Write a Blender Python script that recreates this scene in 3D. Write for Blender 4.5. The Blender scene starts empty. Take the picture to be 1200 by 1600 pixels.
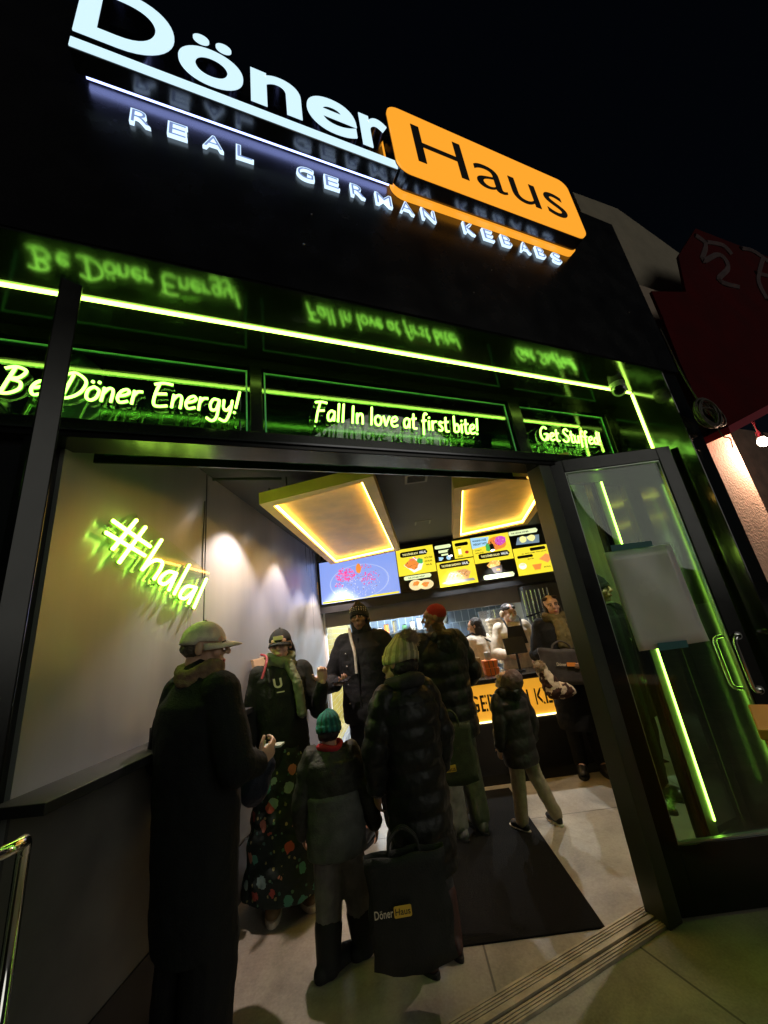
import bpy, bmesh, math, random
from mathutils import Vector, Matrix, Euler
from math import radians as R, sin, cos, pi
random.seed(7)
SC = bpy.context.scene
COL = SC.collection

# ------------------------------------------------------------------ camera, world, sun, exposure
F_PX, PITCH, ROLL, EYE = 575.0, R(17.9), R(7.6), 1.5
_u = Vector((-sin(ROLL)*cos(PITCH), -cos(ROLL)*cos(PITCH), sin(PITCH)))
_f = (Vector((0, 0, 1)) - _u*_u.z).normalized()
_r = _f.cross(_u)
CAMM = Matrix((_r, _f, _u))            # camera (x right, y down, z forward) -> world
cam_d = bpy.data.cameras.new('camera'); cam = bpy.data.objects.new('camera', cam_d); COL.objects.link(cam)
cam_d.sensor_fit = 'VERTICAL'; cam_d.sensor_height = 36.0; cam_d.lens = 36.0*F_PX/1600.0
cam_d.clip_start = 0.02; cam_d.clip_end = 400
m = Matrix(((CAMM[0][0], -CAMM[0][1], -CAMM[0][2]), (CAMM[1][0], -CAMM[1][1], -CAMM[1][2]), (CAMM[2][0], -CAMM[2][1], -CAMM[2][2]))).to_4x4()
m.translation = (0, 0, EYE); cam.matrix_world = m
SC.camera = cam
SC.view_settings.view_transform = 'Standard'; SC.view_settings.look = 'None'
SC.view_settings.exposure = 0.9; SC.view_settings.gamma = 1.0
SC.cycles.max_bounces = 8; SC.cycles.transparent_max_bounces = 12
SC.cycles.sample_clamp_indirect = 4.0
W = bpy.data.worlds.new('World'); SC.world = W; W.use_nodes = True
nt = W.node_tree; bg = nt.nodes['Background']
sky = nt.nodes.new('ShaderNodeTexSky'); sky.sky_type = 'NISHITA'; sky.sun_disc = False
sky.sun_elevation = R(50); sky.sun_rotation = R(200); bg.inputs['Strength'].default_value = 0.0004
nt.links.new(sky.outputs['Color'], bg.inputs['Color'])
sd = bpy.data.lights.new('street_fill', 'SUN'); sd.energy = 0.14; sd.angle = R(32); sd.color = (1.0, 0.98, 0.86)  # low soft sun added as fill, stands in for unseen street light
so = bpy.data.objects.new('street_fill', sd); COL.objects.link(so)
so.rotation_euler = Vector((-0.7, 0.7, -0.3)).to_track_quat('-Z', 'Y').to_euler()

# ------------------------------------------------------------------ pixel helpers (photo is 1200x1600)
def ray(px, py): return CAMM @ Vector(((px-600)/F_PX, (py-800)/F_PX, 1.0))
def at_z(px, py, z):
    d = ray(px, py); t = (z-EYE)/d.z; return Vector((d.x*t, d.y*t, z))
def at_y(px, py, y):
    d = ray(px, py); t = y/d.y; return Vector((d.x*t, y, d.z*t+EYE))
TH = R(23); T0 = Vector((1.13, 2.37, 0))
EX = Vector((cos(TH), sin(TH), 0)); EN = Vector((sin(TH), -cos(TH), 0))
def FW(s, d, z): return T0 + EX*s + EN*d + Vector((0, 0, z))
def at_pl(px, py, p, n):
    v = ray(px, py); o = Vector((0, 0, EYE)); t = (p-o).dot(n)/v.dot(n); return o+v*t
def at_F(px, py, d): return at_pl(px, py, FW(0, d, 0), EN)
WA = Vector((-1.35, 1.30, 0)); WB = Vector((-1.06, 5.5, 0)); WD = (WB-WA).normalized(); WN = Vector((WD.y, -WD.x, 0))
def at_W(px, py, off=0.0): return at_pl(px, py, WA+WN*off, WN)

# ------------------------------------------------------------------ materials
MATS = {}
def mat(name, col, rough=0.5, metal=0.0, em=None, es=0.0, bump=0, bscale=30, var=0.0, vscale=6, coat=0.0, aniso=None, sheen=0.0, spec=None):
    if name in MATS: return MATS[name]
    m = bpy.data.materials.new(name); m.use_nodes = True; nt = m.node_tree; b = nt.nodes['Principled BSDF']
    b.inputs['Base Color'].default_value = (*col, 1); b.inputs['Roughness'].default_value = rough
    b.inputs['Metallic'].default_value = metal
    if coat: b.inputs['Coat Weight'].default_value = coat; b.inputs['Coat Roughness'].default_value = 0.08
    if sheen: b.inputs['Sheen Weight'].default_value = sheen; b.inputs['Sheen Roughness'].default_value = 0.5
    if spec is not None: b.inputs['Specular IOR Level'].default_value = spec
    if em is not None:
        b.inputs['Emission Color'].default_value = (*em, 1); b.inputs['Emission Strength'].default_value = es
    tc = nt.nodes.new('ShaderNodeTexCoord'); src = tc.outputs['Object']
    if aniso:
        mp = nt.nodes.new('ShaderNodeMapping'); mp.inputs['Scale'].default_value = aniso
        nt.links.new(src, mp.inputs['Vector']); src = mp.outputs['Vector']
    if var or bump:
        n = nt.nodes.new('ShaderNodeTexNoise'); n.inputs['Scale'].default_value = vscale; n.inputs['Detail'].default_value = 6
        nt.links.new(src, n.inputs['Vector'])
        if var:
            r = nt.nodes.new('ShaderNodeMapRange'); r.inputs['From Min'].default_value = 0.3; r.inputs['From Max'].default_value = 0.7
            r.inputs['To Min'].default_value = 1-var; r.inputs['To Max'].default_value = 1+var
            mx = nt.nodes.new('ShaderNodeVectorMath'); mx.operation = 'SCALE'; mx.inputs[0].default_value = col
            nt.links.new(n.outputs['Fac'], r.inputs['Value']); nt.links.new(r.outputs['Result'], mx.inputs['Scale'])
            nt.links.new(mx.outputs['Vector'], b.inputs['Base Color'])
            r2 = nt.nodes.new('ShaderNodeMapRange'); r2.inputs['To Min'].default_value = max(rough-0.08*(1 if rough > .2 else .4), 0.02)
            r2.inputs['To Max'].default_value = min(rough+0.08*(1 if rough > .2 else .4), 1)
            nt.links.new(n.outputs['Fac'], r2.inputs['Value']); nt.links.new(r2.outputs['Result'], b.inputs['Roughness'])
        if bump:
            n2 = nt.nodes.new('ShaderNodeTexNoise'); n2.inputs['Scale'].default_value = bscale; n2.inputs['Detail'].default_value = 4
            nt.links.new(src, n2.inputs['Vector'])
            bp = nt.nodes.new('ShaderNodeBump'); bp.inputs['Strength'].default_value = bump; bp.inputs['Distance'].default_value = 0.01
            nt.links.new(n2.outputs['Fac'], bp.inputs['Height']); nt.links.new(bp.outputs['Normal'], b.inputs['Normal'])
    MATS[name] = m; return m
def emit(name, col, s):
    if name in MATS: return MATS[name]
    m = mat(name, tuple(min(c*0.6, 0.8) for c in col), 0.4, em=col, es=s); return m
def glass(name, tint=(0.9, 1, 0.92), refl=1.0):
    m = bpy.data.materials.new(name); m.use_nodes = True; nt = m.node_tree; nt.nodes.clear()
    o = nt.nodes.new('ShaderNodeOutputMaterial'); mx = nt.nodes.new('ShaderNodeMixShader'); t = nt.nodes.new('ShaderNodeBsdfTransparent')
    g = nt.nodes.new('ShaderNodeBsdfGlossy'); lw = nt.nodes.new('ShaderNodeLayerWeight'); fr = nt.nodes.new('ShaderNodeMath'); fr.operation = 'POWER'; fr.inputs[1].default_value = 4.0
    lw.inputs['Blend'].default_value = 0.5; nt.links.new(lw.outputs['Facing'], fr.inputs[0])
    ml = nt.nodes.new('ShaderNodeMath'); ml.operation = 'MULTIPLY_ADD'; ml.inputs[1].default_value = refl; ml.inputs[2].default_value = 0.045*refl; ml.use_clamp = True
    t.inputs['Color'].default_value = (*tint, 1); g.inputs['Roughness'].default_value = 0.0
    nt.links.new(fr.outputs[0], ml.inputs[0]); nt.links.new(ml.outputs[0], mx.inputs['Fac'])
    nt.links.new(t.outputs[0], mx.inputs[1]); nt.links.new(g.outputs[0], mx.inputs[2]); nt.links.new(mx.outputs[0], o.inputs['Surface'])
    MATS[name] = m; return m
def tile_mat(name, c1, c2, mortar, sx, sy, rough=0.15, rot=None, axes='XZ', msize=0.012):
    m = mat(name, c1, rough); nt = m.node_tree; b = nt.nodes['Principled BSDF']
    tc = nt.nodes.new('ShaderNodeTexCoord'); sp = nt.nodes.new('ShaderNodeSeparateXYZ'); cb = nt.nodes.new('ShaderNodeCombineXYZ')
    nt.links.new(tc.outputs['Object'], sp.inputs[0]); nt.links.new(sp.outputs[axes[0]], cb.inputs['X']); nt.links.new(sp.outputs[axes[1]], cb.inputs['Y'])
    br = nt.nodes.new('ShaderNodeTexBrick'); br.inputs['Scale'].default_value = 1.0; br.inputs['Brick Width'].default_value = sx
    br.inputs['Row Height'].default_value = sy; br.inputs['Mortar Size'].default_value = msize*sy*2; br.inputs['Mortar Smooth'].default_value = 0.2
    br.inputs['Color1'].default_value = (*c1, 1); br.inputs['Color2'].default_value = (*c2, 1); br.inputs['Mortar'].default_value = (*mortar, 1)
    nt.links.new(cb.outputs[0], br.inputs['Vector']); nt.links.new(br.outputs['Color'], b.inputs['Base Color'])
    bp = nt.nodes.new('ShaderNodeBump'); bp.inputs['Strength'].default_value = 0.5; bp.inputs['Distance'].default_value = 0.004; bp.invert = True
    nt.links.new(br.outputs['Fac'], bp.inputs['Height']); nt.links.new(bp.outputs['Normal'], b.inputs['Normal'])
    return m

GREEN = (0.42, 1.0, 0.035)
M = dict(
    gloss=mat('gloss_black', (0.012, 0.013, 0.012), 0.11, var=0.2, vscale=3, bump=0.03, bscale=12, spec=1.0),
    fascia=mat('fascia_black', (0.005, 0.005, 0.006), 0.26, spec=0.5, var=0.3),
    frame=mat('frame_black', (0.006, 0.0065, 0.006), 0.22, var=0.3, vscale=8, spec=0.35),
    darkmetal=mat('dark_metal', (0.10, 0.10, 0.11), 0.16, metal=0.9),
    chrome=mat('chrome', (0.75, 0.75, 0.74), 0.12, metal=1.0),
    led=emit('led_green', (0.52, 1.0, 0.10), 5.0),
    neon=emit('neon_green', (0.36, 1.0, 0.09), 4.0),
    white_sign=emit('sign_white', (0.60, 0.82, 0.93), 0.60),
    blue_back=emit('sign_back_blue', (0.36, 0.44, 1.0), 2.2),
    small_face=emit('small_letter_face', (0.20, 0.28, 0.55), 0.5),
    small_edge=emit('small_letter_edge', (0.60, 0.80, 1.0), 0.75),
    yellow_sign=emit('sign_yellow', (1.0, 0.38, 0.025), 0.53),
    sign_black=mat('sign_black', (0.01, 0.008, 0.004), 0.5),
    glass=glass('clear_glass'), glass_g=glass('transom_glass', (0.75, 0.95, 0.78), 2.0), acrylic=glass('acrylic', (0.96, 1, 0.94), 1.2),
    wall=mat('wall_laminate', (0.40, 0.415, 0.42), 0.30, metal=0.45, var=0.14, vscale=2, bump=0.10, bscale=18, aniso=(1.6, 1.6, 0.12)),
    dull_grey=mat('lower_wall_shade', (0.12, 0.117, 0.108), 0.6, var=0.15),
    black=mat('matt_black', (0.012, 0.012, 0.013), 0.6, var=0.2),
    ceil=mat('ceiling_paint', (0.045, 0.045, 0.045), 0.7, var=0.15, bump=0.05),
    ply=mat('plywood', (0.86, 0.53, 0.17), 0.5, var=0.12, vscale=5, bump=0.03),
    plyin=mat('plywood_panel', (0.66, 0.44, 0.16), 0.45, var=0.16, vscale=7),
    warmled=emit('warm_led', (1.0, 0.66, 0.12), 8.0),
    steel=mat('brushed_steel', (0.55, 0.58, 0.62), 0.25, metal=0.9, var=0.1),
    white=mat('white_paint', (0.75, 0.75, 0.75), 0.4),
    beam=mat('beam_brown', (0.13, 0.11, 0.095), 0.35, var=0.1),
    rubber=mat('rubber_mat', (0.005, 0.005, 0.0045), 0.9, spec=0.15, bump=0.5, bscale=160, var=0.3, vscale=14),
    teal=mat('teal_tape', (0.02, 0.16, 0.19), 0.5, var=0.1),
    paper=mat('paper', (0.74, 0.73, 0.72), 0.25, var=0.06, vscale=5, bump=0.05, bscale=6),
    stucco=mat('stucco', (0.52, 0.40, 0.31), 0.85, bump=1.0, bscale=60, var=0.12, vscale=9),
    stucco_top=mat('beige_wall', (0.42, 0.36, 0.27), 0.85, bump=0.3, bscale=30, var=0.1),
    red=mat('red_canvas', (0.075, 0.002, 0.004), 0.85, spec=0.1, bump=0.1, var=0.2, vscale=4),
    cable=mat('cable', (0.09, 0.08, 0.065), 0.5),
    orange=mat('orange_box', (0.85, 0.22, 0.05), 0.5),
    cream=mat('cream', (0.7, 0.62, 0.48), 0.6),
    yellowp=mat('yellow_plastic', (0.62, 0.30, 0.03), 0.5, var=0.05),
    tape_black=mat('phone_black', (0.01, 0.01, 0.012), 0.15),
)
_w = M['wall'].node_tree; _b = _w.nodes['Principled BSDF']; _t = _w.nodes.new('ShaderNodeTangent'); _t.direction_type = 'RADIAL'; _t.axis = 'Z'
_b.inputs['Anisotropic'].default_value = 0.85; _b.inputs['Anisotropic Rotation'].default_value = 0.25; _w.links.new(_t.outputs[0], _b.inputs['Tangent'])
M['tiley'] = tile_mat('yellow_tile', (0.62, 0.47, 0.10), (0.56, 0.40, 0.08), (0.80, 0.72, 0.45), 0.30, 0.075, axes='YZ')
M['tileb'] = tile_mat('blue_tile', (0.16, 0.20, 0.26), (0.13, 0.17, 0.22), (0.35, 0.42, 0.5), 0.15, 0.30, axes='XZ')
def concrete(name, c, rough, scale, slab, frame_rot):
    m = mat(name, c, rough); nt = m.node_tree; b = nt.nodes['Principled BSDF']
    tc = nt.nodes.new('ShaderNodeTexCoord'); mp = nt.nodes.new('ShaderNodeMapping'); mp.inputs['Rotation'].default_value = (0, 0, -frame_rot)
    nt.links.new(tc.outputs['Object'], mp.inputs['Vector'])
    n1 = nt.nodes.new('ShaderNodeTexNoise'); n1.inputs['Scale'].default_value = scale; n1.inputs['Detail'].default_value = 8
    n2 = nt.nodes.new('ShaderNodeTexNoise'); n2.inputs['Scale'].default_value = scale*40; n2.inputs['Detail'].default_value = 4
    for n in (n1, n2): nt.links.new(mp.outputs[0], n.inputs['Vector'])
    a = nt.nodes.new('ShaderNodeMath'); a.operation = 'MULTIPLY_ADD'; a.inputs[1].default_value = 0.3
    nt.links.new(n2.outputs['Fac'], a.inputs[0]); nt.links.new(n1.outputs['Fac'], a.inputs[2])
    cr = nt.nodes.new('ShaderNodeValToRGB'); cr.color_ramp.elements[0].position = 0.4; cr.color_ramp.elements[1].position = 0.9
    cr.color_ramp.elements[0].color = (*[x*0.50 for x in c], 1); cr.color_ramp.elements[1].color = (*[x*1.35 for x in c], 1)
    n1.inputs['Distortion'].default_value = 0.6; n1.inputs['Roughness'].default_value = 0.65
    nt.links.new(a.outputs[0], cr.inputs[0])
    br = nt.nodes.new('ShaderNodeTexBrick'); br.offset = 0; br.inputs['Scale'].default_value = 1
    br.inputs['Brick Width'].default_value = slab; br.inputs['Row Height'].default_value = slab; br.inputs['Mortar Size'].default_value = 0.006
    br.inputs['Mortar Smooth'].default_value = 0.4
    mp2 = nt.nodes.new('ShaderNodeMapping'); mp2.inputs['Location'].default_value = (-0.2, 0.35, 0)
    nt.links.new(mp.outputs[0], mp2.inputs['Vector']); nt.links.new(mp2.outputs[0], br.inputs['Vector'])
    mx = nt.nodes.new('ShaderNodeMix'); mx.data_type = 'RGBA'; mx.inputs['B'].default_value = (*[x*0.35 for x in c], 1)
    nt.links.new(br.outputs['Fac'], mx.inputs['Factor']); nt.links.new(cr.outputs[0], mx.inputs['A']); nt.links.new(mx.outputs['Result'], b.inputs['Base Color'])
    bp = nt.nodes.new('ShaderNodeBump'); bp.inputs['Strength'].default_value = 0.15; bp.inputs['Distance'].default_value = 0.006
    nt.links.new(n2.outputs['Fac'], bp.inputs['Height']); nt.links.new(bp.outputs['Normal'], b.inputs['Normal'])
    r = nt.nodes.new('ShaderNodeMapRange'); r.inputs['To Min'].default_value = rough-0.15; r.inputs['To Max'].default_value = rough+0.15
    nt.links.new(n1.outputs['Fac'], r.inputs['Value']); nt.links.new(r.outputs['Result'], b.inputs['Roughness'])
    return m
M['floor'] = concrete('polished_concrete', (0.36, 0.325, 0.26), 0.38, 2.1, 1.9, R(0))
M['walk'] = concrete('sidewalk_concrete', (0.38, 0.36, 0.31), 0.8, 2.2, 1.5, TH)

# ------------------------------------------------------------------ object helpers
def tag(o, label=None, cat=None, group=None, kind=None):
    if label: o['label'] = label
    if cat: o['category'] = cat
    if group: o['group'] = group
    if kind: o['kind'] = kind
    return o
def thing(name, label, cat, loc=(0, 0, 0), rz=0.0, group=None):
    o = bpy.data.objects.new(name, None); COL.objects.link(o); o.empty_display_size = 0.1
    o.location = loc; o.rotation_euler = (0, 0, rz)
    o['_mw'] = 0; del o['_mw']
    return tag(o, label, cat, group)
def basis(o):
    mt = Matrix.Translation(o.location) @ o.rotation_euler.to_matrix().to_4x4()
    if o.parent: mt = basis(o.parent) @ o.matrix_parent_inverse @ mt
    return mt
def link(name, me, material, parent=None, local=False, smooth=False):
    o = bpy.data.objects.new(name, me); COL.objects.link(o)
    if material is not None: me.materials.append(material)
    if parent is not None:
        o.parent = parent
        if not local: o.matrix_parent_inverse = basis(parent).inverted()
    if smooth: me.polygons.foreach_set('use_smooth', [True]*len(me.polygons))
    return o
def obj(name, bm, material, parent=None, local=False, smooth=False, bevel=0.0):
    bmesh.ops.recalc_face_normals(bm, faces=bm.faces)
    me = bpy.data.meshes.new(name); bm.to_mesh(me); bm.free()
    o = link(name, me, material, parent, local, smooth)
    if bevel:
        md = o.modifiers.new('bevel', 'BEVEL'); md.width = bevel; md.segments = 2; md.limit_method = 'ANGLE'
    return o
def hexa(bm, pts):
    """pts: 4 bottom then 4 top"""
    v = [bm.verts.new(p) for p in pts]
    for f in ((0, 1, 2, 3), (4, 5, 6, 7), (0, 1, 5, 4), (1, 2, 6, 5), (2, 3, 7, 6), (3, 0, 4, 7)): bm.faces.new([v[i] for i in f])
def box(bm, x0, x1, y0, y1, z0, z1, fn=None):
    p = [(x0, y0, z0), (x1, y0, z0), (x1, y1, z0), (x0, y1, z0), (x0, y0, z1), (x1, y0, z1), (x1, y1, z1), (x0, y1, z1)]
    hexa(bm, [fn(*q) if fn else q for q in p]); return bm
def BX(*a, fn=None): return box(bmesh.new(), *a, fn=fn)
def fbox(*a): return box(bmesh.new(), *a, fn=FW)
def prism(bm, pts, vec):
    """closed polygon pts (3D) extruded by vec"""
    a = [bm.verts.new(p) for p in pts]; b = [bm.verts.new(Vector(p)+Vector(vec)) for p in pts]
    bm.faces.new(a); bm.faces.new(b[::-1]); n = len(pts)
    for i in range(n): bm.faces.new((a[i], a[(i+1) % n], b[(i+1) % n], b[i]))
    return bm
def smoothpath(pts, n=6):
    pts = [Vector(p) for p in pts]
    if len(pts) < 3: return pts
    out = []
    for i in range(len(pts)-1):
        p0 = pts[max(i-1, 0)]; p1 = pts[i]; p2 = pts[i+1]; p3 = pts[min(i+2, len(pts)-1)]
        for k in range(n):
            t = k/n
            out.append(0.5*((2*p1)+(p2-p0)*t+(2*p0-5*p1+4*p2-p3)*t*t+(3*p1-p0-3*p2+p3)*t**3))
    out.append(pts[-1]); return out
def tube(bm, pts, r, seg=8, r1=None, flat=1.0):
    pts = [Vector(p) for p in pts]; rings = []; n = len(pts)
    t0 = (pts[1]-pts[0]).normalized(); up = Vector((0, 0, 1)) if abs(t0.z) < 0.9 else Vector((1, 0, 0))
    a = t0.cross(up).normalized()
    for i, p in enumerate(pts):
        t = (pts[min(i+1, n-1)]-pts[max(i-1, 0)]).normalized()
        a = (a-t*a.dot(t)).normalized(); b = t.cross(a)
        rr = r if r1 is None else r+(r1-r)*i/(n-1)
        if callable(r): rr = r(i/(n-1))
        rings.append([bm.verts.new(p+(a*cos(2*pi*k/seg)+b*sin(2*pi*k/seg)*flat)*rr) for k in range(seg)])
    for i in range(n-1):
        for k in range(seg): bm.faces.new((rings[i][k], rings[i][(k+1) % seg], rings[i+1][(k+1) % seg], rings[i+1][k]))
    bm.faces.new(rings[0][::-1]); bm.faces.new(rings[-1]); return bm
def ellip(bm, c, r, rot=None, seg=14, rings=9):
    c = Vector(c); mt = rot if rot is not None else Matrix.Identity(3); g = []
    for j in range(1, rings):
        th = pi*j/rings
        g.append([bm.verts.new(c+mt@Vector((r[0]*sin(th)*cos(2*pi*k/seg), r[1]*sin(th)*sin(2*pi*k/seg), r[2]*cos(th)))) for k in range(seg)])
    t = bm.verts.new(c+mt@Vector((0, 0, r[2]))); b = bm.verts.new(c+mt@Vector((0, 0, -r[2])))
    for k in range(seg):
        bm.faces.new((t, g[0][k], g[0][(k+1) % seg])); bm.faces.new((b, g[-1][(k+1) % seg], g[-1][k]))
        for j in range(len(g)-1): bm.faces.new((g[j][k], g[j+1][k], g[j+1][(k+1) % seg], g[j][(k+1) % seg]))
    return bm
def loft(bm, rings, seg=28, puff=0.0, wave=0.07, mt=None):
    """rings: (cx, cy, z, rx, ry[, squareness]); closed at both ends"""
    rs = []
    # resample for quilting
    out = []
    for i in range(len(rings)-1):
        a, b = rings[i], rings[i+1]; n = max(1, int(abs(b[2]-a[2])/(0.012 if puff else 0.05)))
        for k in range(n):
            t = k/n; out.append([a[q]+(b[q]-a[q])*t for q in range(5)])
    out.append(list(rings[-1][:5]))
    for c in out:
        e = puff*abs(sin(pi*c[2]/wave)) if puff else 0
        v = []
        for k in range(seg):
            an = 2*pi*k/seg; p = Vector((c[0]+(c[3]+e)*cos(an), c[1]+(c[4]+e)*sin(an), c[2]))
            v.append(bm.verts.new(mt@p if mt else p))
        rs.append(v)
    for i in range(len(rs)-1):
        for k in range(seg): bm.faces.new((rs[i][k], rs[i][(k+1) % seg], rs[i+1][(k+1) % seg], rs[i+1][k]))
    bm.faces.new(rs[0][::-1]); bm.faces.new(rs[-1]); return bm
def limb(bm, pts, rad, seg=14, puff=0.0, wave=0.06):
    """tapered round-ended limb through joints"""
    P = []; RR = []
    for i in range(len(pts)-1):
        a, b = Vector(pts[i]), Vector(pts[i+1]); L = (b-a).length; n = max(2, int(L/(0.012 if puff else 0.05)))
        for k in range(n): P.append(a.lerp(b, k/n)); RR.append(rad[i]+(rad[i+1]-rad[i])*k/n)
    P.append(Vector(pts[-1])); RR.append(rad[-1])
    acc = 0; 
    for i in range(1, len(P)):
        acc += (P[i]-P[i-1]).length
        if puff: RR[i] += puff*abs(sin(pi*acc/wave))
    tube(bm, P, lambda t, RR=RR: RR[min(int(round(t*(len(RR)-1))), len(RR)-1)], seg)
    for p, r in zip(pts, rad): ellip(bm, p, (r, r, r), seg=12, rings=8)
    return bm
def blob(name, bm, material, parent, voxel=0.006, smooth=4, disp=0.0, dscale=0.08, local=True):
    me = bpy.data.meshes.new(name); bmesh.ops.recalc_face_normals(bm, faces=bm.faces); bm.to_mesh(me); bm.free()
    o = bpy.data.objects.new(name, me); COL.objects.link(o)
    md = o.modifiers.new('r', 'REMESH'); md.mode = 'VOXEL'; md.voxel_size = voxel; md.use_smooth_shade = True
    if smooth:
        md = o.modifiers.new('s', 'SMOOTH'); md.factor = 0.5; md.iterations = smooth
    if disp:
        tx = bpy.data.textures.get('cl%.3f' % dscale) or bpy.data.textures.new('cl%.3f' % dscale, 'CLOUDS')
        tx.noise_scale = dscale; tx.noise_depth = 3
        md = o.modifiers.new('d', 'DISPLACE'); md.texture = tx; md.strength = disp; md.mid_level = 0.5; md.texture_coords = 'LOCAL'
    dg = bpy.context.evaluated_depsgraph_get(); me2 = bpy.data.meshes.new_from_object(o.evaluated_get(dg))
    bpy.data.objects.remove(o); bpy.data.meshes.remove(me); me2.name = name; me2.materials.clear()
    return link(name, me2, material, parent, local, smooth=True)
def text_bm(body, extrude=0.0, bold=0.0, shear=0.0, res=6):
    cu = bpy.data.curves.new('t', 'FONT'); cu.body = body; cu.size = 1; cu.extrude = extrude; cu.offset = bold; cu.shear = shear; cu.resolution_u = res
    o = bpy.data.objects.new('t', cu); COL.objects.link(o)
    dg = bpy.context.evaluated_depsgraph_get(); me = bpy.data.meshes.new_from_object(o.evaluated_get(dg))
    bm = bmesh.new(); bm.from_mesh(me); bpy.data.objects.remove(o); bpy.data.curves.remove(cu); bpy.data.meshes.remove(me)
    return bm
def text_fit(body, fn, x0, x1, y0, y1, d0, d1, bold=0.0, res=6):
    """text mesh fitted to a box; fn(u, d, v) -> world; extruded between d0 and d1"""
    bm = text_bm(body, 0.05, bold, res=res); xs = [v.co.x for v in bm.verts]; ys = [v.co.y for v in bm.verts]
    a, b, c, e = min(xs), max(xs), min(ys), max(ys)
    for v in bm.verts:
        u = x0+(v.co.x-a)/(b-a)*(x1-x0); w = y0+(v.co.y-c)/(e-c)*(y1-y0); d = d0 if v.co.z < 0 else d1
        v.co = fn(u, d, w)
    return bm
def rrect(x0, x1, y0, y1, r, n=6):
    out = []
    for cx, cy, a in ((x1-r, y1-r, 0), (x0+r, y1-r, 90), (x0+r, y0+r, 180), (x1-r, y0+r, 270)):
        for k in range(n+1): an = R(a+90*k/n); out.append((cx+r*cos(an), cy+r*sin(an)))
    return out
def struct(name, bm, m, **k): return tag(obj(name, bm, m, **k), kind='structure')

# ------------------------------------------------------------------ ground
gd = bmesh.new(); box(gd, -40, 40, -40, 40, -0.2, 0.0); struct('sidewalk', gd, M['walk'])
fl = bmesh.new()
prism(fl, [FW(-3.0, -0.04, 0.0), FW(0.75, -0.04, 0.0), Vector((2.4, 3.2, 0)), Vector((2.4, 9, 0)), Vector((-1.4, 9, 0)), Vector((-1.74, 1.6, 0))], (0, 0, 0.006))
struct('floor', fl, M['floor'])

# ------------------------------------------------------------------ restaurant building
B = thing('restaurant_building', 'black glossy restaurant shopfront with wide open doorway, green lit recess and grey interior walls', 'building', FW(-1, 0, 0))
SL, SR = -3.35, 0.84        # recess left and right faces
ZS = 3.0                    # soffit height
obj('fascia', fbox(-4.6, 1.0, -0.3, 0.49, ZS, 4.52), M['fascia'], B)
obj('soffit', fbox(SL, SR, 0.0, 0.485, ZS-0.012, ZS-0.001), M['gloss'], B)
obj('pier', fbox(SR, 1.0, -0.3, 0.47, 0, ZS-0.002), M['gloss'], B, bevel=0.004)
obj('pier', fbox(-4.6, SL, -0.3, 0.47, 0, ZS-0.002), M['gloss'], B)
uw = bmesh.new(); box(uw, -6, 0.95, -0.6, -0.3, 0, 8.5, FW); uw.free()
obj('upper_wall', fbox(-6, 0.98, -0.9, -0.32, 3.3, 5.6), M['black'], B)
# glazing frame
obj('transom_head', fbox(SL, SR, -0.05, 0.02, 2.93, ZS-0.013), M['frame'], B)
obj('header', fbox(SL, SR, -0.10, 0.05, 2.43, 2.52), M['frame'], B, bevel=0.004)
obj('transom_trim', fbox(SL, SR, 0.05, 0.062, 2.455, 2.465), M['darkmetal'], B)
for a, b in ((-1.90, -1.84), (-0.19, -0.09), (0.78, SR), (-3.02, -2.95)):
    obj('mullion', fbox(a, b, -0.05, 0.03, 2.52, 2.93), M['frame'], B, bevel=0.003)
for a, b in ((-2.95, -1.90), (-1.84, -0.19), (-0.09, 0.78)):
    obj('transom_pane', fbox(a, b, -0.006, 0.0, 2.52, 2.93), M['glass_g'], B)
    tr = bmesh.new()
    for q in ((a+.012, a+.020, 2.535, 2.915), (b-.020, b-.012, 2.535, 2.915), (a+.012, b-.012, 2.905, 2.913)):
        box(tr, q[0], q[1], 0.001, 0.008, q[2], q[3], FW)
    obj('pane_edge', tr, mat('green_glass_edge', (0.25, 0.8, 0.45), 0.3, var=0.2), B)
obj('transom_back', fbox(SL, SR, -0.20, -0.19, 2.43, 3.0), M['gloss'], B)
# jambs
obj('door_jamb', fbox(-2.76, -2.68, -0.08, 0.04, 0, 2.43), M['frame'], B, bevel=0.004)
obj('door_jamb', fbox(-0.075, 0.02, -0.08, 0.04, 0, 2.43), mat('jamb_grey', (0.07, 0.075, 0.06), 0.35, metal=0.4), B, bevel=0.004)
obj('side_panel', fbox(SL, -2.76, -0.06, 0.0, 0, 2.43), M['gloss'], B)
# sidelight right of the doorway, closed narrow glazed leaf
sl = bmesh.new()
for q in ((0.02, 0.10, 0, 2.43), (0.40, 0.47, 0.2, 2.33), (0.76, SR, 0, 2.43), (0.10, 0.76, 0, 0.2), (0.10, 0.76, 2.33, 2.43)):
    box(sl, q[0], q[1], -0.05, 0.0, q[2], q[3], FW)
obj('sidelight_frame', sl, M['frame'], B, bevel=0.003)
obj('sidelight_glass', fbox(0.10, 0.76, -0.03, -0.024, 0.2, 2.33), M['glass_g'], B)
obj('sidelight_post', fbox(0.43, 0.50, 0.001, 0.02, 0.2, 2.33), mat('jamb_grey', (0, 0, 0)), B)
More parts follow.
